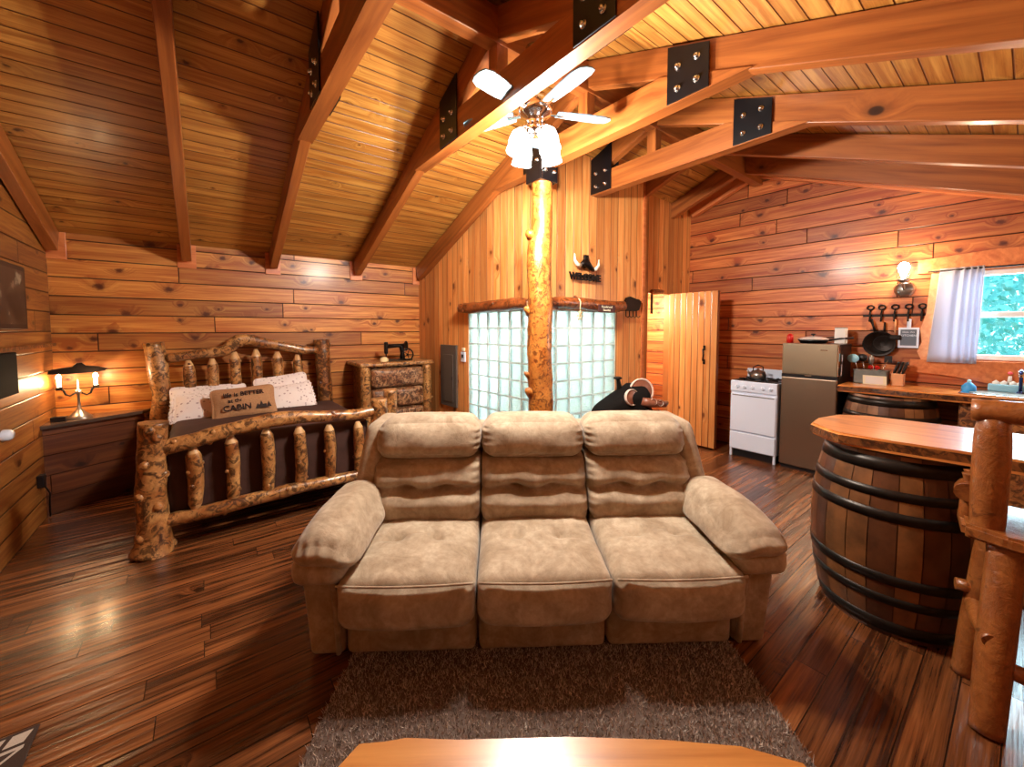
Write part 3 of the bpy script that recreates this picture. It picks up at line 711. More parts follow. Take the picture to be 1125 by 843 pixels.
for sg in (-1, 1):
    def wing(p, u, sg=sg):
        p = p.copy(); k = (p.z-.4)/.6
        p.x -= sg*.055*max(0, k)**1.5; p.y += .42*max(0, p.z-.48)
        return p
    x0, x1 = sorted((sg*.925, sg*1.06))
    obj('back_wing', soft(x0, x1, .38, .72, .30, .98, .05, (0, .01, 0), 16, wing), M['suede'], sofa, smooth=True)
    x0, x1 = sorted((sg*.938, sg*1.10))
    a = obj('arm', soft(x0, x1, .0, .82, .008, .50, .03, (0, .008, 0), 14, lambda p, u, sg=sg: Vector((p.x + sg*.035*max(0, p.z/.5)*(1 if p.x*sg > 1 else 0), p.y - .02*p.z/.5, p.z)), .002), M['suede'], sofa, smooth=True)
    bm = nb(); xi = sg*.960; tube(bm, [(xi, -.012, .03), (xi, -.02, .25), (xi+sg*.004, -.026, .36), (xi+sg*.03, -.03, .43), (xi+sg*.10, -.03, .455)], [.012, .018, .022, .024, .02], 10); obj('arm_welt', bm, M['suede'], a, smooth=True)
    x0, x1 = sorted((sg*.90, sg*1.14))
    obj('arm_roll', soft(x0, x1, -.105, .70, .40, .535, .055, (0, .015, 0), 14, wr=.003, seed=sg), M['suede'], sofa, smooth=True)
    def pad(p, u, sg=sg):
        p = p.copy(); f = sst(0, 1, -u.y); tw = sst(-.6, .8, u.z); wv = (p.x - sg*.985)/.14
        p.z += tw*(-.03*wv*wv - .035*f*f + .012) + (1-tw)*.025*(1-wv*wv)*(1-.6*f)
        p.z -= .045*max(0, wv*(-sg))**2 + .012*f
        p.y += f*.03*abs(wv)**2.5
        p.z += .006*noise.noise(Vector((p.x*9, p.y*6, sg*3.))); p.x += .005*noise.noise(Vector((p.y*8, p.z*8, sg)))
        g = f*sst(.3, 1, abs(f)); p.y += .005*sin(p.x*110+p.z*40)*g*tw
        return p
    x0, x1 = sorted((sg*.845, sg*1.135))
    obj('arm_pad', soft(x0, x1, -.15, .50, .505, .668, .075, (.01, .012, .014), 28, pad), M['suede'], sofa, smooth=True)

# ---------------------------------------------------------------- rug, coffee table, small rug
s = NT('shag_pile'); v = s.coord()
hi = s.n('ShaderNodeTexWhiteNoise', noise_dimensions='3D'); sn = s.n('ShaderNodeVectorMath', operation='SNAP'); s.put(sn.inputs[0], v); sn.inputs[1].default_value = (.006, .006, 1); s.t.links.new(sn.outputs[0], hi.inputs[0])
big = s.noise(v, 30, 3)
c = s.mix(s.math('MULTIPLY_ADD', hi.outputs[0], .7, s.math('MULTIPLY', big, .3)), srgb(96, 78, 66), srgb(226, 206, 190))
s.princ(c, .95, 0, None, 0, .2, .3); M['pile'] = s.m
rug = thing('shag_rug', 'grey-brown shag area rug under the front of the sofa', 'rug', cw(.16, 1.4), -YAW)
obj('backing', B(-.91, .91, -1.0, .85, .001, .012, .003), plain('rug_backing', srgb(92, 74, 64), .95), rug)
rnd = random.Random(7); vs, fs = [], []
for _ in range(46000):
    x = rnd.uniform(-.915, .915); y = rnd.uniform(-.60, .60); a = rnd.uniform(0, 2*pi); h = rnd.uniform(.010, .022); wd = .0024
    lx, ly = rnd.gauss(0, .008), rnd.gauss(0, .008); k = len(vs)
    vs += [(x-cos(a)*wd, y-sin(a)*wd, .010), (x+cos(a)*wd, y+sin(a)*wd, .010), (x+lx, y+ly, .010+h)]; fs.append((k, k+1, k+2))
me = bpy.data.meshes.new('pile'); me.from_pydata(vs, [], fs); me.materials.append(M['pile']); p = link('pile', me, rug); p['kind'] = 'stuff'

t = thing('coffee_table', 'honey-coloured varnished slab coffee table at the bottom edge of the view', 'table', cw(.155, .75), -YAW)
bm = nb(); back = [(-.60, .20), (-.565, .262), (-.50, .268), (-.44, .255), (-.30, .262), (0, .270), (.25, .262), (.45, .245), (.59, .215), (.61, .17)]
out = back + [(.60, -.26), (.2, -.28), (-.3, -.27), (-.60, -.26)]
A = [bm.verts.new((x, y, .45)) for x, y in out]; D = [bm.verts.new((x, y, .39)) for x, y in out]
bm.faces.new(A); bm.faces.new(D[::-1]); es = []
for i in range(len(A)): bm.faces.new((A[i], A[(i+1) % len(A)], D[(i+1) % len(A)], D[i]))
bmesh.ops.bevel(bm, geom=[e for e in bm.edges if all(abs(v.co.z-.45) < 1e-5 for v in e.verts)], offset=.012, segments=3, affect='EDGES')
M['table'] = beam_mat('table_slab', srgb(206, 142, 72), srgb(160, 96, 40), .30)
obj('tabletop', bm, M['table'], t)
for x in (-.48, .48):
    for y in (-.18, .16):
        bm = nb(); log(bm, [(x*1.04, y, .01, .05), (x, y, .2, .045), (x*.98, y, .39, .048)], 10, 12, .1, int(x*10+y*50)); obj('leg', bm, M['log'], t)

M['ruga'] = plain('dark_rug', srgb(70, 52, 42), .95, nscale=300, namt=.5); M['rugb'] = plain('cream_rug', srgb(200, 186, 170), .95, nscale=300, namt=.3)
bm = nb(); X0, Y0 = -.56, 2.30
box(bm, -1.05, X0, 1.3, Y0, 0.001, .010, .003)
def q(pts):
    f = bm.faces.new([bm.verts.new((x, y, .0106)) for x, y in pts]); f.material_index = 1
for k in range(7):
    x = X0-.012-k*.068; q([(x, Y0-.018), (x-.052, Y0-.018), (x-.066, Y0-.07), (x-.014, Y0-.07)])
q([(X0-.02, Y0-.085), (X0-.52, Y0-.085), (X0-.52, Y0-.10), (X0-.02, Y0-.10)])
q([(X0-.02, Y0-.10), (X0-.035, Y0-.10), (X0-.26, Y0-.33), (X0-.245, Y0-.33)]); q([(X0-.245, Y0-.33), (X0-.26, Y0-.33), (X0-.50, Y0-.10), (X0-.485, Y0-.10)])
q([(X0-.02, Y0-.20), (X0-.04, Y0-.22), (X0-.20, Y0-.38), (X0-.18, Y0-.38)])
tag(obj('accent_rug', bm, [M['ruga'], M['rugb']]), 'small dark rug with cream geometric pattern on the bare floor', 'rug')

# ---------------------------------------------------------------- whiskey barrels and bar top
tones = [plain('stave_%s' % n, c, .45, 0, .15, nscale=8, namt=.75, bump=.3) for n, c in (('a', srgb(124, 78, 42)), ('b', srgb(98, 56, 29)), ('c', srgb(82, 45, 23)), ('d', srgb(142, 92, 50)))]
M['hoop'] = plain('hoop', (.03, .024, .02), .38, .7, nscale=20, namt=.4)
BH = .922
def brad(z, H=.922): return .298 + .066*(1 - ((z-H/2)/(H/2))**2)
def barrel(x, y, label, seed):
    t = thing('oak_barrel', label, 'barrel', (x, y, 0), 0, 'oak barrels holding up the counters'); rnd = random.Random(seed)
    bm = nb(); a = 0; cuts = []
    while a < 2*pi-.12: cuts.append(a); a += rnd.uniform(.20, .32)
    cuts.append(2*pi)
    for a0, a1 in zip(cuts, cuts[1:]):
        mi = rnd.randrange(4); g = .006
        for j in range(14):
            z0, z1 = BH*j/14, BH*(j+1)/14
            for k in range(3):
                b0 = a0+g+(a1-a0-2*g)*k/3; b1 = a0+g+(a1-a0-2*g)*(k+1)/3
                f = bm.faces.new([bm.verts.new((brad(z)*cos(b), brad(z)*sin(b), z)) for b, z in ((b0, z0), (b1, z0), (b1, z1), (b0, z1))]); f.material_index = mi; f.smooth = True
    lathe(bm, [(brad(z)-.006, z) for z in [BH*j/14 for j in range(15)]], 40, mi=2)
    lathe(bm, [(.0, .90), (.288, .90)], 40, mi=1); lathe(bm, [(0, .02), (.288, .02)], 40, mi=1)
    bmesh.ops.remove_doubles(bm, verts=bm.verts, dist=1e-5)
    obj('staves', bm, tones, t)
    for z, h in ((.870, .065), (.735, .045), (.630, .050), (.315, .050), (.205, .045), (.055, .065)):
        bm = nb(); lathe(bm, [(brad(z-h/2)-.001, z-h/2), (brad(z-h/2)+.004, z-h/2), (brad(z+h/2)+.004, z+h/2), (brad(z+h/2)-.001, z+h/2)], 48); obj('hoop', bm, M['hoop'], t)
    return t
barrel(2.985, .42, 'big oak barrel with black hoops standing in front under the bar top', 3)
barrel(5.225, .80, 'oak barrel in shadow under the kitchen counter beside the fridge', 8)
def slab(name, label, cat, out, z0, z1, mat, bev=.012):
    bm = nb(); sides = []; A = [bm.verts.new((x, y, z1)) for x, y in out]; D = [bm.verts.new((x+.0, y, z0)) for x, y in out]
    bm.faces.new(A); bm.faces.new(D[::-1])
    for i in range(len(A)): bm.faces.new((A[i], A[(i+1) % len(A)], D[(i+1) % len(A)], D[i])).material_index = 1
    bmesh.ops.bevel(bm, geom=[e for e in bm.edges if abs(e.verts[0].co.z-e.verts[1].co.z) < 1e-5], offset=bev, segments=3, affect='EDGES')
    bmesh.ops.transform(bm, matrix=Matrix.Rotation(-pi/2, 4, 'Z'), verts=bm.verts)
    o = obj(name, bm, [mat, M['bark']]); o.rotation_euler = (0, 0, pi/2); return tag(o, label, cat)
slab('bar_counter', 'thick live-edge wooden bar counter lying across the front barrel', 'counter',
     [(2.70, .66), (2.66, .60), (2.665, .40), (2.70, .1), (2.72, -.4), (2.70, -1.0), (3.36, -1.0), (3.39, -.3), (3.36, .2), (3.33, .62), (3.22, .74), (3.0, .79), (2.82, .77)], .935, 1.0, M['slab'])
bm = nb(); log(bm, [(3.05, -.85, 0, .09), (3.04, -.85, .5, .085), (3.05, -.85, .935, .09)], 16, 14, .1, 77); tag(obj('log_pillar', bm, M['stool']), 'upright log carrying the far right end of the bar counter', 'post')

# ---------------------------------------------------------------- bar stool
t = thing('log_bar_stool', 'peeled log bar stool with backrest at the right edge of the view', 'stool', (2.60, -.08, 0))
def S(x, y, z, r): return (x-2.60, y+.08, z, r)
bm = nb(); out = [(2.47, .14), (2.43, .02), (2.42, -.2), (2.47, -.34), (2.7, -.36), (2.88, -.33), (2.90, -.1), (2.88, .12), (2.7, .17)]
A = [bm.verts.new((x-2.6, y+.08, .745)) for x, y in out]; D = [bm.verts.new((x-2.6, y+.08, .69)) for x, y in out]; bm.faces.new(A); bm.faces.new(D[::-1])
for i in range(len(A)): bm.faces.new((A[i], A[(i+1) % len(A)], D[(i+1) % len(A)], D[i]))
bmesh.ops.bevel(bm, geom=bm.edges[:], offset=.012, segments=2, affect='EDGES'); obj('seat', bm, M['stool'], t)
for i, (a, b) in enumerate((((2.335, .04), (2.52, .02)), ((2.66, .12), (2.70, .06)), ((2.32, -.42), (2.50, -.24)), ((2.84, -.44), (2.78, -.26)))):
    r = .054 if i in (0, 2) else .045
    bm = nb(); log(bm, [S(a[0], a[1], .0, r*.9), S(a[0]*.6+b[0]*.4, a[1]*.6+b[1]*.4, .3, r), S(b[0], b[1], .70, r)], 16, 14, .05, 60+i); obj('leg', bm, M['stool'], t)
for i, (a, b) in enumerate((((2.41, .06, .24), (2.40, -.42, .24)), ((2.37, .04, .34), (2.69, .11, .34)), ((2.38, -.38, .42), (2.84, -.40, .42)), ((2.66, .16, .40), (2.80, -.42, .40)))):
    bm = nb(); log(bm, [S(*a, .026), S((a[0]+b[0])/2, (a[1]+b[1])/2, a[2], .036), S(*b, .026)], 12, 12, .06, 70+i); obj('stretcher', bm, M['stool'], t)
for y in (.075, -.28):
    bm = nb(); log(bm, [S(2.52, y, .70, .036), S(2.52, y, .76, .050), S(2.52, y, .98, .054), S(2.52, y, 1.15, .050), S(2.52, y, 1.20, .03)], 20, 14, .04, 80+int(y*10)); obj('back_post', bm, M['stool'], t)
bm = nb(); log(bm, [S(2.52, .135, 1.215, .045), S(2.52, -.1, 1.22, .048), S(2.52, -.36, 1.215, .045)], 12, 16, .04, 90, capmi=None); obj('back_rail', bm, M['stool'], t)
a = obj('arm_rest', (lambda bm: (log(bm, [S(2.56, .135, .85, .04), S(2.62, .135, .855, .042), S(2.68, .135, .85, .04)], 10, 14, .05, 91), bm)[1])(nb()), M['stool'], t)
for x in (2.60, 2.67):
    bm = nb(); log(bm, [S(x, .135, .70, .022), S(x, .135, .78, .025), S(x, .135, .89, .016), S(x, .135, .925, .022)], 14, 12, .04, 95); obj('arm_spindle', bm, M['stool'], t)

# ---------------------------------------------------------------- dresser and sewing machine
t = thing('log_dresser', 'rustic log dresser with bark-mottled drawers beside the vertical board wall', 'dresser', (1.88, 5.0, 0))
bm = nb(); box(bm, -.40, .40, -.22, .26, .08, 1.10, .01); obj('body', bm, M['logdark'], t)
bm = nb(); box(bm, -.47, .47, -.30, .28, 1.10, 1.15, .018, seg=3)
for v in bm.verts: v.co.y += .012*noise.noise(v.co*9); v.co.z += .006*noise.noise(v.co*7)
obj('top', bm, M['log'], t)
for x in (-.40, .385):
    bm = nb(); log(bm, [(x, -.245, 0, .07), (x, -.245, .5, .062), (x, -.245, 1.1, .058)], 20, 14, .16, int(30+x*10), knots=4); obj('post', bm, M['log'], t)
for k in range(4):
    z = .10 + k*.247
    def half(p, u): p = p.copy(); p.y += .012*noise.noise(Vector((p.x*5, k*3., p.z*8))); return p
    d = obj('drawer', soft(-.335, .325, -.30, -.20, z, z+.235, .045, (0, .02, 0), 14, half), M['drawer'], t, smooth=True)
sm = thing('sewing_machine', 'black antique sewing machine standing on the log dresser', 'sewing machine', (1.95, 4.93, 1.148), radians(-4))
obj('bed_plate', B(-.19, .17, -.07, .07, 0, .018, .006), M['iron'], sm)
bm = nb(); tube(bm, [(.06, 0, .02), (.06, 0, .10), (.05, 0, .17), (.03, 0, .19)], [.035, .026, .03, .028], 14); tube(bm, [(.08, 0, .185), (.0, 0, .19), (-.14, 0, .18)], [.034, .024, .026], 14); obj('arm', bm, M['iron'], sm)
bm = nb(); box(bm, -.17, -.125, -.025, .025, .09, .24, .012); tube(bm, [(-.148, 0, .09), (-.148, 0, .02)], .007, 8); box(bm, -.165, -.13, -.012, .012, .02, .03, .003); obj('needle_head', bm, M['iron'], sm)
bm = nb(); lathe(bm, [(.0, .10), (.05, .10), (.062, .102), (.065, .11), (.062, .118), (.05, .12), (0, .12)], 24, (0, 0, .185), axis='X'); obj('balance_wheel', bm, M['iron'], sm)
bm = nb(); lathe(bm, [(.062, -.005), (.076, -.008), (.082, 0), (.076, .008), (.062, .005), (.062, -.005)], 28, (.10, -.085, .078), axis='Y'); lathe(bm, [(0, -.012), (.014, -.01), (.014, .012), (0, .012)], 12, (.10, -.085, .078), axis='Y')
for k in range(5):
    a = k*2*pi/5; tube(bm, [(.10, -.085, .078), (.10+.068*cos(a), -.085, .078+.068*sin(a))], .005, 6)
obj('hand_wheel', bm, M['iron'], sm)
bm = nb(); lathe(bm, [(.05, 0), (.055, .03), (.03, .055), (0, .06)], 16); tag(obj('pincushion', bm, M['rope'], None, (1.74, 4.84, 1.148)), 'small pale cloth-covered jar lying left of the sewing machine', 'jar')
bm = nb(); log(bm, [(0, 0, 0, .075), (0, 0, .5, .07), (0, 0, .93, .068)], 16, 14, .1, 99); tag(obj('candle_log', bm, [M['log']], None, (1.50, 4.02, 0)), 'pale cut log standing on end between the bed and the dresser', 'log')
# ---------------------------------------------------------------- corner box, lamp, left wall things
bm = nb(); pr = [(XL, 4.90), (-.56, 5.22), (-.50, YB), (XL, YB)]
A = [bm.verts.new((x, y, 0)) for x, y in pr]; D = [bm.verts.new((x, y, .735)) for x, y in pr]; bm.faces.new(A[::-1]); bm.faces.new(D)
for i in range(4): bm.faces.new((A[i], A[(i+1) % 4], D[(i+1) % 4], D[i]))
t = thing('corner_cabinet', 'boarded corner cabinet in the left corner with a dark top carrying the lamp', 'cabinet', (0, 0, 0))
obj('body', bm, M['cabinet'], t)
bm = nb(); pr = [(XL+.002, 4.84), (-.50, 5.18), (-.44, YB-.002), (XL+.002, YB-.002)]
A = [bm.verts.new((x, y, .736)) for x, y in pr]; D = [bm.verts.new((x, y, .765)) for x, y in pr]; bm.faces.new(A[::-1]); bm.faces.new(D)
for i in range(4): bm.faces.new((A[i], A[(i+1) % 4], D[(i+1) % 4], D[i]))
M['darktop'] = plain('dark_top', srgb(86, 66, 54), .25, 0, .3, nscale=6, namt=.4); obj('top', bm, M['darktop'], t)
LX, LY, LZ = -.90, 5.10, .766
t = thing('corner_lamp', 'two-candle table lamp with a long black shade in the left corner', 'lamp', (LX, LY, LZ), radians(10))
bm = nb(); lathe(bm, [(.085, 0), (.085, .008), (.06, .03), (.03, .06), (.014, .085), (.010, .12), (.009, .21), (.02, .22), (.02, .245), (.008, .25), (.004, .34)], 20); obj('base', bm, M['pewter'], t)
for sg in (-1, 1):
    bm = nb(); pts = [(sg*.015, 0, .225), (sg*.05, 0, .20), (sg*.075, 0, .215), (sg*.085, 0, .25), (sg*.10, 0, .262)]; tube(bm, pts, .008, 8); box(bm, min(sg*.09, sg*.13), max(sg*.09, sg*.13), -.02, .02, .255, .285, .004); a = obj('arm', bm, M['iron'], t)
    bm = nb(); lathe(bm, [(.012, .285), (.012, .34), (.014, .35), (.018, .365), (.012, .385), (0, .395)], 12, (sg*.11, 0, 0)); obj('candle_bulb', bm, glow('lamp_bulb', (1, .78, .45), 30, 0), a)
bm = nb(); n = 24
prof = [(-.17, .0), (-.165, .03), (-.10, .045), (-.03, .055), (.0, .085), (.03, .088), (.055, .06), (.12, .05), (.19, .03), (.17, .01), (.1, .0), (-.05, -.005)]
A = [bm.verts.new((x, -.035, .40+z)) for x, z in prof]; D = [bm.verts.new((x, .035, .40+z)) for x, z in prof]; bm.faces.new(A); bm.faces.new(D[::-1])
for i in range(len(A)): bm.faces.new((A[i], A[(i+1) % len(A)], D[(i+1) % len(A)], D[i]))
obj('shade', bm, M['iron'], t)
for sg in (-1, 1):
    light('corner_lamp_light', 'POINT', (LX+sg*.11, LY-.02*sg-.05, LZ+.33), 8, (1.0, .64, .32), .02)
tag(obj('small_box', B(-.045, .045, -.03, .03, 0, .04, .004), M['black'], None, (-1.005, 5.0, .766)), 'small black box beside the base of the corner lamp', 'box')
t = thing('picture_frame', 'dark framed picture on the left wall above the black shelf', 'picture', (XL, 4.2, 1.78))
obj('frame', B(0, .025, -.42, .42, -.23, .23, .004), M['black'], t)
s = NT('painting'); c = s.ramp(s.noise(s.coord(), 5, 4), [(.35, srgb(28, 20, 16)), (.62, srgb(60, 46, 36)), (.68, srgb(150, 136, 112))]); s.princ(c, .3); 
obj('canvas', B(.024, .027, -.385, .385, -.195, .195), s.m, t)
struct('trim_5', B(XL, XL+.03, 3.2, YB-.02, 1.40, 1.425), M['logdark'])
M['matte'] = plain('matte_black', (.01, .008, .007), .75)
M['matte'].node_tree.nodes['Principled BSDF'].inputs['Specular IOR Level'].default_value = .05
t = thing('wall_television', 'black flat television hung on the left wall below the picture', 'television', (XL, 3.74, 1.255))
obj('screen', B(.03, .07, -.43, .43, -.14, .14, .006), M['matte'], t); obj('bracket', B(0, .03, -.08, .08, -.08, .08), M['black'], t)
bm = nb(); lathe(bm, [(0, .045), (.03, .043), (.042, .03), (.046, .01), (.046, 0)], 20, axis='X'); bmesh.ops.scale(bm, vec=(1, 1.25, .85), verts=bm.verts)
tag(obj('wall_switch', bm, M['white'], None, (XL, 4.12, .845)), 'round white switch on the shaded pine boards of the left wall', 'switch')
bm = nb(); box(bm, 0, .04, -.035, .035, -.05, .05, .008); tube(bm, [(.03, 0, -.03), (.05, .05, -.12), (.03, .12, -.2), (.02, .16, -.345)], .006, 6)
tag(obj('wall_plug', bm, M['black'], None, (XL, 4.72, .35)), 'black plug with cord low on the left wall by the corner', 'plug')

# ---------------------------------------------------------------- things on the vertical board walls
def onA(x, z, off=0): return mA @ Vector((x, off, z))
rzA = atan2((A0-A1).y, (A0-A1).x)
def thA(name, label, cat, x, z, off=0): return thing(name, label, cat, onA(x, z, off), rzA)
t = thA('breaker_panel', 'tall grey electrical breaker panel on the vertical boards beside the dresser', 'electrical panel', 1.62, .96)
obj('housing', B(-.19, .19, 0, .025, -.39, .39, .004), M['grey_metal'], t); obj('door', B(-.125, .125, .025, .034, -.33, .27, .004), M['grey_metal'], t)
obj('latch', B(-.118, -.105, .034, .042, -.05, .0, .002), M['black'], t)
t = thA('thermostat', 'small white thermostat between the breaker panel and the glass blocks', 'thermostat', 1.29, 1.215)
obj('plate', B(-.045, .045, 0, .02, -.06, .06, .004), M['white'], t); obj('dial', B(-.018, .015, .02, .03, -.01, .03, .002), M['black'], t); obj('sensor', B(-.03, .025, 0, .016, .07, .11, .003), M['cream'], t)
def hlog(nm, label, m4, x0, x1, z, r, sd, side):
    t = thing(nm, label, 'log', m4 @ Vector((x0, side*.07, z))); d = (m4 @ Vector((x1, side*.07, z))) - t.location; Ln = d.length; t.rotation_euler = (0, 0, atan2(d.y, d.x))
    bm = nb(); log(bm, [(0, 0, .0, r*.85), (Ln*.3, 0, .012, r), (Ln*.7, 0, -.004, r*1.02), (Ln, 0, .008, r*.9)], 30, 16, .16, sd, knots=3, mi=0, capmi=1); obj('log', bm, [M['header'], M['endgrain']], t); return t
hlog('header_log', 'dark log lintel over the left glass-block panel', mA, .03, 1.24, 1.79, .062, 5, 1)
hlog('header_log', 'reddish log lintel over the right glass-block panel', mB, .05, 1.20, 1.80, .060, 6, -1)
t = thing('hanging_sign', 'small dark wooden sign with pale writing hung on the right lintel', 'sign', (3.36, 2.728, 1.765))
obj('board', B(-.13, .13, -.008, .008, -.04, .04, .004), plain('sign_board', srgb(74, 38, 34), .6), t)
for s_, z in (('Peaceful soul', .016), ('Beautiful', -.018)): text('lettering', s_, .033, M['cream'], t, (-.01, -.010, z), (radians(90), 0, 0), .001)
t = thing('hanging_ornament', 'pale string ornament dangling from the right lintel beside the log post', 'ornament', (2.95, 2.735, 1.70))
bm = nb(); tube(bm, [(0, -.01, .03), (0, -.015, .12), (0, .01, .155)], .006, 6); tube(bm, [(.0, -.01, .03), (.0, -.01, .0)], .01, 6); obj('string', bm, M['rope'], t)
bm = nb()
for k in range(6): a = k*pi/3; tube(bm, [(0, -.01, -.02), (.045*cos(a), -.01, -.02+.045*sin(a))], .006, 6)
obj('star', bm, M['rope'], t)
# longhorn sign
t = thing('welcome_sign', 'dark metal longhorn skull sign with pale horns reading WELCOME', 'sign', (3.15, 2.85, 2.20))
bm = nb(); lathe(bm, [(0, -.05), (.03, -.045), (.045, -.02), (.05, 0)], 14, (0, 0, .03), axis='Y'); box(bm, -.03, .03, -.03, 0, .05, .115, .008); tube(bm, [(-.09, -.02, .0), (-.045, -.03, .03), (0, -.035, .02), (.05, -.03, -.01), (.11, -.02, -.03)], [.02, .032, .035, .03, .02], 10); obj('skull', bm, M['iron'], t)
for sg in (-1, 1):
    bm = nb(); z0 = .0 if sg < 0 else -.025; tube(bm, [(sg*.09, -.02, z0), (sg*.14, -.025, z0+.005), (sg*.18, -.03, z0+.045), (sg*.185, -.03, z0+.11)], [.022, .02, .014, .004], 10); obj('horn', bm, M['horn'], t)
pl = obj('name_plate', B(-.125, .125, -.004, 0, -.125, -.09, .002), M['iron'], t)
text('lettering', 'WELCOME', .098, M['iron'], pl, (0, -.012, -.115), (radians(90), 0, 0), .006, bold=.004)
# bear hook rack
t = thing('bear_hook_rack', 'dark bear-shaped hook rack on the boards right of the glass blocks', 'hook rack', (3.97, 2.862, 1.83)); t.scale = (1.22, 1.2, 1.2)
prof = [(-.12, -.05), (-.125, .02), (-.10, .065), (-.05, .08), (0, .07), (.05, .06), (.09, .058), (.105, .045), (.125, .04), (.12, .02), (.11, -.01), (.09, -.045), (.05, -.06), (0, -.055), (-.04, -.06), (-.07, -.05), (-.09, -.06)]
bm = nb(); A = [bm.verts.new((x, -.025, z)) for x, z in prof]; D = [bm.verts.new((x, 0, z)) for x, z in prof]; bm.faces.new(A); bm.faces.new(D[::-1])
for i in range(len(A)): bm.faces.new((A[i], A[(i+1) % len(A)], D[(i+1) % len(A)], D[i]))
obj('bear', bm, M['iron'], t)
for x in (-.10, -.045, .01, .065):
    bm = nb(); tube(bm, [(x, -.01, -.05), (x, -.012, -.11), (x+.008, -.03, -.122), (x+.02, -.04, -.105)], .005, 6); obj('hook', bm, M['iron'], t)

# plank door
hx = 5.12
d = struct('door_1', (lambda bm: (box(bm, -.06, 0, -.655, 0, .03, 2.03, .004), bm)[1])(nb()), plank_mat('door_boards', 'Z', 'Y', .082, srgb(242, 180, 108), srgb(218, 136, 66), knots=.3, gap=.006, ends=False, seam=srgb(110, 50, 16))); d.location = (hx+.01, YS-.01, 0)
bm = nb(); tube(bm, [(-.065, -.50, 1.13), (-.10, -.50, 1.15), (-.105, -.51, 1.22), (-.10, -.50, 1.29), (-.065, -.50, 1.31)], [.006, .009, .011, .009, .006], 8); box(bm, -.068, -.06, -.515, -.485, 1.10, 1.16, .002); box(bm, -.068, -.06, -.515, -.485, 1.28, 1.34, .002)
obj('door_handle', bm, M['iron'], d)
t = thing('door_header_log', 'reddish half log fixed over the closet doorway', 'log', (4.72, YS-.03, 2.035)); bm = nb(); log(bm, [(-.10, 0, 0, .03), (0, 0, 0, .035), (.14, 0, .01, .028)], 12, 12, .2, 12); obj('log', bm, M['header'], t)
tag(obj('hanging_rod', B(-.012, .012, -.012, .012, -.19, .07, .003), M['iron'], None, (4.64, YS-.015, 1.94)), 'short black rod hanging down in the lit closet doorway', 'rod')
tag(obj('hanging_strap', (lambda bm: (log(bm, [(0, 0, .16, .008), (0, 0, .1, .02), (0, 0, 0, .035), (0, 0, -.10, .03)], 14, 10, .1, 3), bm)[1])(nb()), M['iron'], None, (4.61, 3.12, 1.22)), 'dark cloth bundle hanging inside the left side of the doorway', 'cloth')

# saddle behind the sofa
SXp, SYp = 3.30, 2.42
t = thing('western_saddle', 'brown and black western saddle on a stand behind the sofa', 'saddle', (SXp, SYp, 0), radians(-37.6))
bm = nb()
for sx in (-.25, .25):
    for sy in (-.12, .12): tube(bm, [(sx*1.1, sy*1.5, 0), (sx, sy*.3, .72)], .022, 8)
tube(bm, [(-.32, 0, .72), (.34, 0, .72)], .03, 10); obj('stand', bm, M['stool'], t)
obj('blanket', soft(-.36, .22, -.24, .24, .50, .86, .05, (0, 0, 0), 14, lambda p, u: Vector((p.x, p.y, p.z - .9*abs(p.y)*.5 - .16*max(0, -p.x/.36)**1.3))), M['quilt'], t, smooth=True)
obj('seat', soft(-.34, .20, -.18, .18, .74, 1.0, .08, (0, 0, 0), 14, lambda p, u: Vector((p.x, p.y*1, p.z - .35*abs(p.y) - .22*max(0, -(p.x+.02)/.32)**1.1 + (.02 if p.x > 0 else 0)))), M['matte'], t, smooth=True)
bm = nb(); tube(bm, [(-.06, 0, .88), (-.075, 0, .98), (-.085, 0, 1.045), (-.09, 0, 1.06)], [.045, .026, .02, .02], 12); lathe(bm, [(0, 1.052), (.04, 1.056), (.044, 1.068), (.03, 1.078), (0, 1.08)], 16, (-.09, 0, 0)); obj('horn', bm, M['iron'], t)
def disc(nm, x, y, z, r, ang, par, tilt=-8):
    R = Matrix.Translation((x, y, z)) @ Matrix.Rotation(radians(ang), 4, 'Z') @ Matrix.Rotation(radians(tilt), 4, 'X')
    bm = nb(); lathe(bm, [(0, -.018), (r*.8, -.016), (r*.86, -.012), (r*.9, 0)], 26, axis='Y'); bmesh.ops.transform(bm, matrix=R, verts=bm.verts); o = obj(nm, bm, M['leather'], par)
    bm = nb(); lathe(bm, [(r*.86, -.012), (r*.93, -.024), (r, -.014), (r*.98, .01), (r*.9, .012)], 26, axis='Y'); bmesh.ops.transform(bm, matrix=R, verts=bm.verts); obj('rim', bm, M['rim'], o); return o
disc('cantle', .125, -.06, .945, .125, 8, t); disc('swell', .0, -.16, .90, .08, 25, t)
disc('concho', .20, -.18, .86, .032, 0, t); disc('concho', .27, -.17, .845, .028, 0, t)
bm = nb(); tube(bm, [(.1, -.15, .86), (.18, -.17, .84), (.27, -.15, .84), (.34, -.1, .82), (.38, -.05, .83)], [.05, .045, .04, .03, .02], 10, .2, 3); obj('skirt', bm, M['leather'], t)

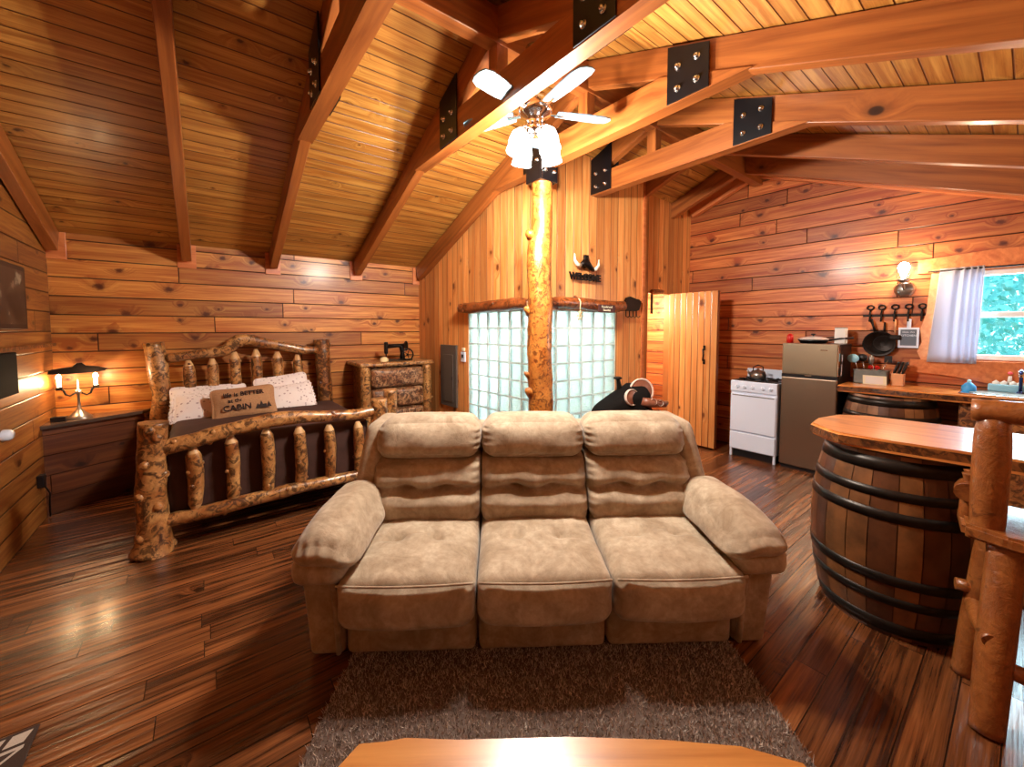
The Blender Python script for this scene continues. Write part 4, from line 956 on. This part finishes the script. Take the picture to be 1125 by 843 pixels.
# ---------------------------------------------------------------- kitchen
t = thing('gas_stove', 'small white gas range between the plank door and the fridge', 'stove', (5.10, 1.96, 0))
obj('body', B(0, .48, -.25, .25, .09, .93, .006), M['white'], t); obj('toe_kick', B(.04, .46, -.24, .24, 0, .09), M['black'], t)
for y in (-.235, .235): obj('leg', B(-.005, .03, y-.012, y+.012, 0, .10, .003), M['white'], t)
obj('control_panel', B(-.022, .01, -.25, .25, .80, .93, .010), M['white'], t)
for y in (-.19, -.11, 0, .09, .17):
    bm = nb(); lathe(bm, [(.022, 0), (.02, -.018), (.012, -.02), (.0, -.02)], 14, (-.022, y, .862), axis='X'); box(bm, -.052, -.04, y-.004, y+.004, .845, .88, .001); obj('knob', bm, M['white'], t)
dr = obj('oven_door', B(-.022, .0, -.245, .245, .32, .775, .008), M['white'], t); obj('door_slot', B(-.024, -.020, -.225, .225, .752, .762), M['grey_metal'], dr)
obj('broiler_drawer', B(-.022, .0, -.245, .245, .10, .305, .008), M['white'], t)
obj('backguard', B(.44, .48, -.25, .25, .93, 1.05, .008), M['white'], t); obj('cooktop', B(.01, .44, -.235, .235, .93, .94, .003), M['black'], t)
for x in (.12, .32):
    for y in (-.12, .12):
        bm = nb()
        for a in range(4): q_ = a*pi/2; box(bm, .03, .09, -.004, .004, .94, .955, .001, mat=Matrix.Translation((x, y, 0)) @ Matrix.Rotation(q_, 4, 'Z'))
        lathe(bm, [(.035, .94), (.035, .948), (0, .95)], 14, (x, y, 0)); obj('burner', bm, M['iron'], t)
t = thing('kettle', 'steel tea kettle sitting on the white gas range', 'kettle', (5.24, 1.97, .955), radians(140))
bm = nb(); lathe(bm, [(.075, 0), (.085, .01), (.088, .05), (.07, .09), (.035, .105), (.012, .112), (.014, .125), (0, .13)], 24); obj('body', bm, M['pewter'], t)
bm = nb(); tube(bm, [(.07, 0, .05), (.11, 0, .075), (.125, 0, .105)], [.02, .014, .01], 10); obj('spout', bm, M['pewter'], t)
bm = nb(); tube(bm, [(-.06, 0, .09), (-.055, 0, .14), (0, 0, .165), (.055, 0, .14), (.06, 0, .09)], .007, 8); obj('handle', bm, M['black'], t)

t = thing('refrigerator', 'compact two-door stainless refrigerator right of the white stove', 'refrigerator', (5.10, 1.43, 0))
obj('body', B(.05, .48, -.25, .25, .03, 1.39, .006), M['black'], t); obj('base', B(.03, .45, -.24, .24, 0, .04), M['black'], t)
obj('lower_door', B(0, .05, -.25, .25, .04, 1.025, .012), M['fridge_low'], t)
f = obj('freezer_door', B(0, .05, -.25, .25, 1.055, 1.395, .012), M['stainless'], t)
obj('badge', B(-.002, .001, -.16, -.10, 1.325, 1.333), M['chrome'], f); obj('door_edge', B(-.001, .05, -.254, -.246, 1.06, 1.39, .002), M['chrome'], f)
obj('handle_groove', B(.002, .05, -.248, .248, 1.022, 1.058), M['black'], t); obj('logo', B(-.003, .004, -.03, .03, 1.045, 1.056, .001), M['chrome'], t)
for z, w_, nm in ((1.25, .03, 'calendar_magnet'), (1.15, .018, 'magnet'), (1.10, .016, 'magnet')): obj(nm, B(.10, .10+w_, -.257, -.25, z-.035, z+.035, .002), M['white'], t)
FZ = 1.396
t = thing('frying_pan', 'black frying pan with a glass lid stacked on top of the fridge', 'pan', (5.29, 1.45, FZ), radians(-75)); t.scale = (1.12,)*3
bm = nb(); lathe(bm, [(0, 0), (.10, 0), (.125, .035), (.128, .036), (.10, .006), (0, .006)], 28); obj('pan_body', bm, M['black'], t)
bm = nb(); tube(bm, [(.12, 0, .03), (.2, .0, .045), (.30, .0, .055)], [.01, .009, .011], 8); obj('handle', bm, M['black'], t)
bm = nb(); lathe(bm, [(.128, .037), (.12, .046), (.07, .062), (0, .07)], 28); l = obj('lid', bm, plain('lid_glass', (.75, .75, .76), .12, .3, .5), t)
bm = nb(); lathe(bm, [(.008, .07), (.008, .08), (.02, .084), (.02, .092), (0, .094)], 14); obj('lid_knob', bm, M['black'], l)
t = thing('saucepan', 'second dark pan on the fridge with its handle towards the paper towels', 'pan', (5.52, 1.50, FZ), radians(-82))
bm = nb(); lathe(bm, [(0, 0), (.07, 0), (.075, .06), (.072, .06), (.068, .004), (0, .004)], 24); obj('pan_body', bm, M['iron'], t)
bm = nb(); tube(bm, [(.07, 0, .05), (.16, 0, .06), (.26, .02, .072)], [.008, .008, .010], 8); obj('handle', bm, M['black'], t)
bm = nb(); tube(bm, [(0, 0, 0), (0, 0, .05), (.0, 0, .085), (0, .005, .10)], [.032, .034, .03, .012], 12, .1, 3); tag(obj('oven_mitt', bm, M['red'], None, (5.20, 1.64, FZ)), 'red oven mitt at the left end of the fridge top', 'mitt')
t = thing('paper_towel_box', 'white paper carton standing on the right end of the fridge', 'box', (5.40, 1.235, FZ)); obj('carton', B(-.05, .05, -.045, .045, 0, .165, .003), M['whitem'], t); obj('lid', B(-.05, .05, -.045, .045, .165, .172), M['grey_metal'], t)

# counter
slab('kitchen_counter', 'live-edge wooden kitchen counter running under the window', 'counter',
     [(5.03, 1.17), (5.06, .9), (5.04, .6), (5.08, .3), (5.10, .0), (5.12, -.5), (5.12, -.9), (5.598, -.9), (5.598, 1.17)], .925, .99, M['slab'])
t = thing('sink_cabinet', 'dark wooden cabinet in shadow under the sink', 'cabinet', (5.35, -.2, 0))
obj('body', B(-.20, .24, -.6, .55, .0, .92, .005), M['logdark'], t)
for y0 in (-.58, -.01): dd = obj('door', B(-.215, -.20, y0, y0+.55, .08, .88, .004), M['logdark'], t); bm = nb(); lathe(bm, [(0, -.03), (.012, -.028), (.01, -.01), (.01, 0)], 10, (-.215, y0+.5, .5), axis='X'); obj('knob', bm, M['iron'], dd)
CZ = .991
s_t = thing('kitchen_sink', 'steel sink set into the wooden counter under the window', 'sink', (5.36, .02, CZ))
bm = nb(); box(bm, -.20, .20, -.34, .34, .0, .012, .005); obj('rim', bm, M['chrome'], s_t)
bm = nb(); box(bm, -.16, .16, -.28, .28, .0125, .016, .003); obj('basin', bm, M['galv'], s_t)
t = thing('faucet', 'slim dark blue tap rising at the back of the sink', 'faucet', (5.44, .03, CZ+.012))
bm = nb(); lathe(bm, [(.022, 0), (.022, .012), (.012, .02)], 14); tube(bm, [(0, 0, .01), (0, 0, .16), (-.02, 0, .19), (-.06, 0, .20), (-.09, 0, .175)], .011, 10); obj('spout', bm, plain('tap_steel', srgb(70, 90, 150), .2, .9), t)
bm = nb(); lathe(bm, [(.018, .14), (.022, .16), (.016, .19), (.006, .2)], 12); obj('handle', bm, M['chrome'], t)
t = thing('dish_soap', 'blue dish soap bottle at the left end of the sink', 'bottle', (5.32, .31, CZ+.001))
bm = nb(); lathe(bm, [(.0, 0), (.035, .0), (.042, .02), (.04, .055), (.022, .08), (.012, .09)], 18); bmesh.ops.scale(bm, vec=(1, 1.1, 1), verts=bm.verts); obj('bottle', bm, M['blue'], t); bm = nb(); lathe(bm, [(.012, .088), (.014, .105), (.006, .115), (0, .115)], 12); obj('cap', bm, M['teal'], t)
t = thing('dish_caddy', 'pale blue dish caddy with folded cloths behind the sink', 'caddy', (5.50, .10, CZ+.013)); obj('tub', B(-.04, .04, -.10, .11, 0, .065, .012), M['teal'], t)
for k, y in enumerate((-.07, -.03, .02, .065)): bm = nb(); lathe(bm, [(.0, .05), (.022, .06), (.024, .08), (.0, .10)], 10, (0, y, 0)); obj('cloth', bm, M['whitem'], t)
t = thing('red_flower', 'small pink and red flower in a tiny vase on the window sill', 'flower', (5.53, .09, CZ+.09)); bm = nb(); tube(bm, [(0, 0, .0), (0, 0, .06)], [.016, .01], 8); obj('vase', bm, M['whitem'], t); bm = nb(); lathe(bm, [(0, .07), (.016, .08), (.012, .095), (0, .10)], 10); obj('bloom', bm, plain('bloom', srgb(240, 90, 100), .6), t)

t = thing('utensil_bin', 'galvanised metal bin of cooking utensils on the left of the counter', 'bin', (5.42, .98, CZ))
bm = nb(); box(bm, -.07, .07, -.13, .13, 0, .14, .008); bmesh.ops.delete(bm, geom=[f for f in bm.faces if f.normal.z > .9 and f.calc_center_median().z > .135], context='FACES')
obj('tub', bm, M['galv'], t); bm = nb(); box(bm, -.076, .076, -.136, .136, .132, .142, .004); obj('rim', bm, M['galv'], t)
def utensil(nm, label, x, y, tip, mat, head, cat='utensil'):
    t = thing(nm, label, cat, (x, y, CZ+.05)); bm = nb(); tube(bm, [(0, 0, 0), tip], .005, 6); obj('handle', bm, M['chrome'], t); obj('head', head, mat, t); return t
def blob(c, sx, sy, sz, seg=14):
    bm = nb(); bmesh.ops.create_uvsphere(bm, u_segments=seg, v_segments=8, radius=1); bmesh.ops.scale(bm, vec=(sx, sy, sz), verts=bm.verts); bmesh.ops.translate(bm, vec=c, verts=bm.verts)
    for f in bm.faces: f.smooth = True
    return bm
utensil('slotted_spoon', 'pale blue slotted turner leaning out of the utensil bin', 5.39, 1.06, (-.04, .05, .22), M['teal'], blob((-.045, .055, .205), .012, .05, .045))
utensil('ladle', 'black ladle standing in the utensil bin', 5.44, 1.03, (0, .03, .22), M['black'], blob((0, .03, .21), .03, .045, .04))
utensil('spatula', 'black spatula leaning right in the utensil bin', 5.42, .93, (.02, -.07, .20), M['black'], B(.015, .025, -.10, -.04, .17, .24, .004))
utensil('whisk', 'steel whisk standing upright in the utensil bin', 5.46, .96, (.01, .03, .20), M['pewter'], blob((.01, .035, .19), .025, .025, .05))
bm = nb()
for y in (0, .05): lathe(bm, [(.012, -.004), (.02, 0), (.012, .004), (.006, 0), (.012, -.004)], 14, (0, y, .12), axis='X')
tube(bm, [(0, .0, .1), (0, .02, .0)], .004, 6); tube(bm, [(0, .05, .1), (0, .03, .0)], .004, 6)
tag(obj('scissors', bm, M['red'], None, (5.38, .93, CZ+.05)), 'red-handled scissors poking out of the utensil bin', 'scissors')
t = thing('note_card', 'cream note card with blank lines leaning on the utensil bin', 'card', (5.30, .93, CZ), 0, None, (0, radians(-12), 0)); obj('card', B(0, .004, -.09, .09, 0.001, .095), M['cream'], t); obj('paper', B(-.002, .0, -.065, .07, .012, .085), M['whitem'], t)
t = thing('knife_block', 'light wooden knife block full of black-handled knives', 'knife block', (5.42, .78, CZ)); obj('block', B(-.05, .05, -.045, .045, 0, .12, .006), M['tan'], t)
for i in range(3):
    for j in range(3):
        y = -.03+i*.03; x = -.02+j*.025; bm = nb(); tube(bm, [(x, y, .115), (x+.005, y-.012, .16), (x+.01, y-.03, .235)], [.009, .010, .009], 8); k_ = obj('knife', bm, M['black'], t)
# hooks on the kitchen wall
t = thing('hook_rail', 'black iron rail with five horseshoe-nail hooks on the kitchen wall', 'hook rail', (XK, .83, 1.69)); obj('bar', B(-.012, 0, -.225, .27, -.012, .012, .003), M['iron'], t)
HY = [.21, .12, .02, -.08, -.175]
for i, y in enumerate(HY):
    bm = nb(); tube(bm, [(-.01, y, .06), (-.03, y, .02), (-.025, y, -.03), (-.04, y, -.06), (-.06, y, -.05)], [.007, .009, .009, .008, .006], 8)
    tube(bm, [(-.015, y+.026*cos(a), .085+.022*sin(a)) for a in [k*pi/8 for k in range(17)]], .008, 8); obj('hook', bm, M['iron'], t)
t = thing('cast_iron_skillet', 'cast iron skillet hanging from the leftmost rail hook', 'pan', (XK-.045, 1.02, 1.63), 0, None, (radians(-16), 0, 0)); t.scale = (1.15,)*3
bm = nb(); tube(bm, [(0, 0, .02), (0, 0, -.05), (0, 0, -.11)], [.012, .009, .014], 8); obj('handle', bm, M['iron'], t)
bm = nb(); lathe(bm, [(0, .02), (.095, .02), (.115, -.015), (.11, -.018), (.088, .012), (0, .012)], 28, (0, 0, -.21), axis='X'); obj('pan_body', bm, M['iron'], t)
t = thing('cast_iron_skillet', 'smaller dark skillet hanging behind the first, under the second hook', 'pan', (XK-.03, .92, 1.62)); bm = nb(); tube(bm, [(0, 0, .0), (0, 0, -.13)], [.008, .012], 8); obj('handle', bm, M['iron'], t)
bm = nb(); lathe(bm, [(0, .012), (.075, .012), (.085, -.012), (.078, -.01), (0, .004)], 24, (0, 0, -.22), axis='X'); obj('pan_body', bm, M['iron'], t)
t = thing('metal_ladle', 'short black masher hanging from the middle rail hook', 'utensil', (XK-.035, .84, 1.63)); bm = nb(); tube(bm, [(0, 0, .02), (0, 0, -.13)], .007, 8); obj('handle', bm, M['tan'], t); obj('head', B(-.03, .01, -.05, .04, -.19, -.14, .01), M['iron'], t)
t = thing('paddle_sign', 'white paddle-shaped board with grey lettering hanging from the fourth hook', 'sign', (XK-.03, .74, 1.50)); obj('handle', B(-.006, .006, -.016, .016, .06, .15, .004), M['white'], t); obj('board', B(-.008, .008, -.075, .075, -.14, .065, .006), M['white'], t)
pl = obj('slate', B(-.010, -.007, -.058, .058, -.115, .045), plain('slate', srgb(96, 104, 118), .7), t)
for i, s_ in enumerate(('bless this', 'KITCHEN')): text('lettering', s_, .024 if i == 0 else .027, M['white'], pl, (-.0105, 0, .02-.035*i), (radians(90), 0, radians(-90)), .0005)
# sconce
t = thing('wall_sconce', 'glass hurricane wall sconce with a round pewter reflector on the kitchen wall', 'wall lamp', (XK, .79, 1.95))
bm = nb(); lathe(bm, [(0, -.035), (.05, -.03), (.075, -.015), (.08, 0)], 28, axis='X'); obj('reflector', bm, M['pewter'], t)
bm = nb(); tube(bm, [(-.02, 0, .0), (-.08, 0, .01), (-.09, 0, .05), (-.09, 0, .09)], .009, 8); lathe(bm, [(.02, .06), (.045, .075), (.05, .095), (.03, .10)], 20, (-.09, 0, 0)); obj('arm', bm, M['pewter'], t)
s = NT('clear_glass'); tp = s.n('ShaderNodeBsdfTransparent'); gl = s.n('ShaderNodeBsdfGlossy'); gl.inputs['Roughness'].default_value = .03; mm = s.n('ShaderNodeMixShader'); mm.inputs[0].default_value = .12; s.t.links.new(tp.outputs[0], mm.inputs[1]); s.t.links.new(gl.outputs[0], mm.inputs[2]); s.t.links.new(mm.outputs[0], s.out.inputs[0])
bm = nb(); lathe(bm, [(.04, .10), (.055, .13), (.058, .17), (.05, .22), (.042, .26), (.044, .28)], 24, (-.09, 0, 0)); obj('glass_shade', bm, s.m, t)
bm = nb(); lathe(bm, [(.014, .10), (.016, .14), (.040, .18), (.046, .215), (.032, .25), (0, .265)], 18, (-.09, 0, 0)); obj('bulb', bm, glow('sconce_bulb', (1, .88, .68), 30, 0), t)
light('sconce_light', 'POINT', (XK-.17, .79, 2.15), 22, (1.0, .76, .50), .03)
# curtain
s = NT('curtain'); tr = s.n('ShaderNodeBsdfTranslucent'); tr.inputs[0].default_value = (.42, .42, .50, 1); df = s.n('ShaderNodeBsdfDiffuse'); df.inputs[0].default_value = (.66, .62, .66, 1); mm = s.n('ShaderNodeMixShader'); mm.inputs[0].default_value = .5
s.t.links.new(tr.outputs[0], mm.inputs[1]); s.t.links.new(df.outputs[0], mm.inputs[2]); s.t.links.new(mm.outputs[0], s.out.inputs[0])
t = thing('window_curtain', 'white cafe curtain drawn to the left side of the kitchen window', 'curtain', (XK-.06, 0, 0))
bm = nb(); rows = []
for j in range(14):
    f_ = j/13; z = 1.235 + .885*f_; ya = .60 - .055*f_ ; yb = .285 - .015*f_; row = []
    for i in range(41):
        g = i/40; y = ya+(yb-ya)*g; amp = (.004+.018*g*g)*(1-.35*f_); x = -.03 + amp*sin(g*g*30+1.5*sin(f_*2)) + .03*f_; row.append(bm.verts.new((x, y, z)))
    rows.append(row)
for a, b in zip(rows, rows[1:]):
    for i in range(40): bm.faces.new((a[i], a[i+1], b[i+1], b[i])).smooth = True
r_ = bmesh.ops.extrude_face_region(bm, geom=bm.faces[:]); bmesh.ops.translate(bm, verts=[e for e in r_['geom'] if isinstance(e, bmesh.types.BMVert)], vec=(.003, 0, 0))
obj('cloth', bm, s.m, t)
bm = nb(); tube(bm, [(0, .625, 2.10), (0, -.5, 2.10)], .007, 8); tube(bm, [(0, .60, 2.10), (.055, .60, 2.10)], .006, 6); obj('rod', bm, M['iron'], t)

# ---------------------------------------------------------------- outdoors beyond the window
struct('ground', B(XK+.6, 26, -12, 10, -.6, -.5), plain('grass_ground', srgb(120, 160, 90), .9, nscale=2, namt=.5))
M['leaf'] = plain('leaves', srgb(110, 215, 215), .55, nscale=3, namt=.45); M['trunk'] = plain('bark', srgb(120, 100, 84), .9, nscale=20, namt=.4)
rnd = random.Random(5)
for i, (x, y, h, lb) in enumerate(((9.5, -.5, 4.2, 'leafy green tree right outside the kitchen window'), (12.6, 1.9, 5.5, 'tall leafy tree farther back on the left beyond the window'), (13.4, -2.6, 6, 'tall leafy tree farther back on the right beyond the window'), (18.5, -.2, 7, 'distant leafy tree closing the view beyond the window'))):
    t = thing('leafy_tree', lb, 'tree', (x, y, -.5)); bm = nb(); tube(bm, [(0, 0, 0), (.1, 0, h*.4), (0, .1, h*.85)], [.12, .09, .04], 10, .2, i); obj('trunk', bm, M['trunk'], t)
    vs, fs = [], []
    for _ in range(5200):
        a, b = rnd.uniform(0, 2*pi), rnd.uniform(-1, 1); rr = rnd.uniform(.35, 1)**.6*(1.5 + .25*i); s_ = sqrt(1-b*b)
        c = Vector((rr*s_*cos(a), rr*s_*sin(a), h*.55 + rr*b*1.35)); u_ = Vector((rnd.gauss(0, 1), rnd.gauss(0, 1), rnd.gauss(0, 1))).normalized(); v_ = u_.orthogonal().normalized(); e = rnd.uniform(.04, .09)
        k = len(vs); vs += [c+u_*e, c+v_*e*.6, c-u_*e, c-v_*e*.6]; fs.append((k, k+1, k+2, k+3))
    me = bpy.data.meshes.new('foliage'); me.from_pydata([tuple(v) for v in vs], [], fs); me.materials.append(M['leaf']); link('foliage', me, t)
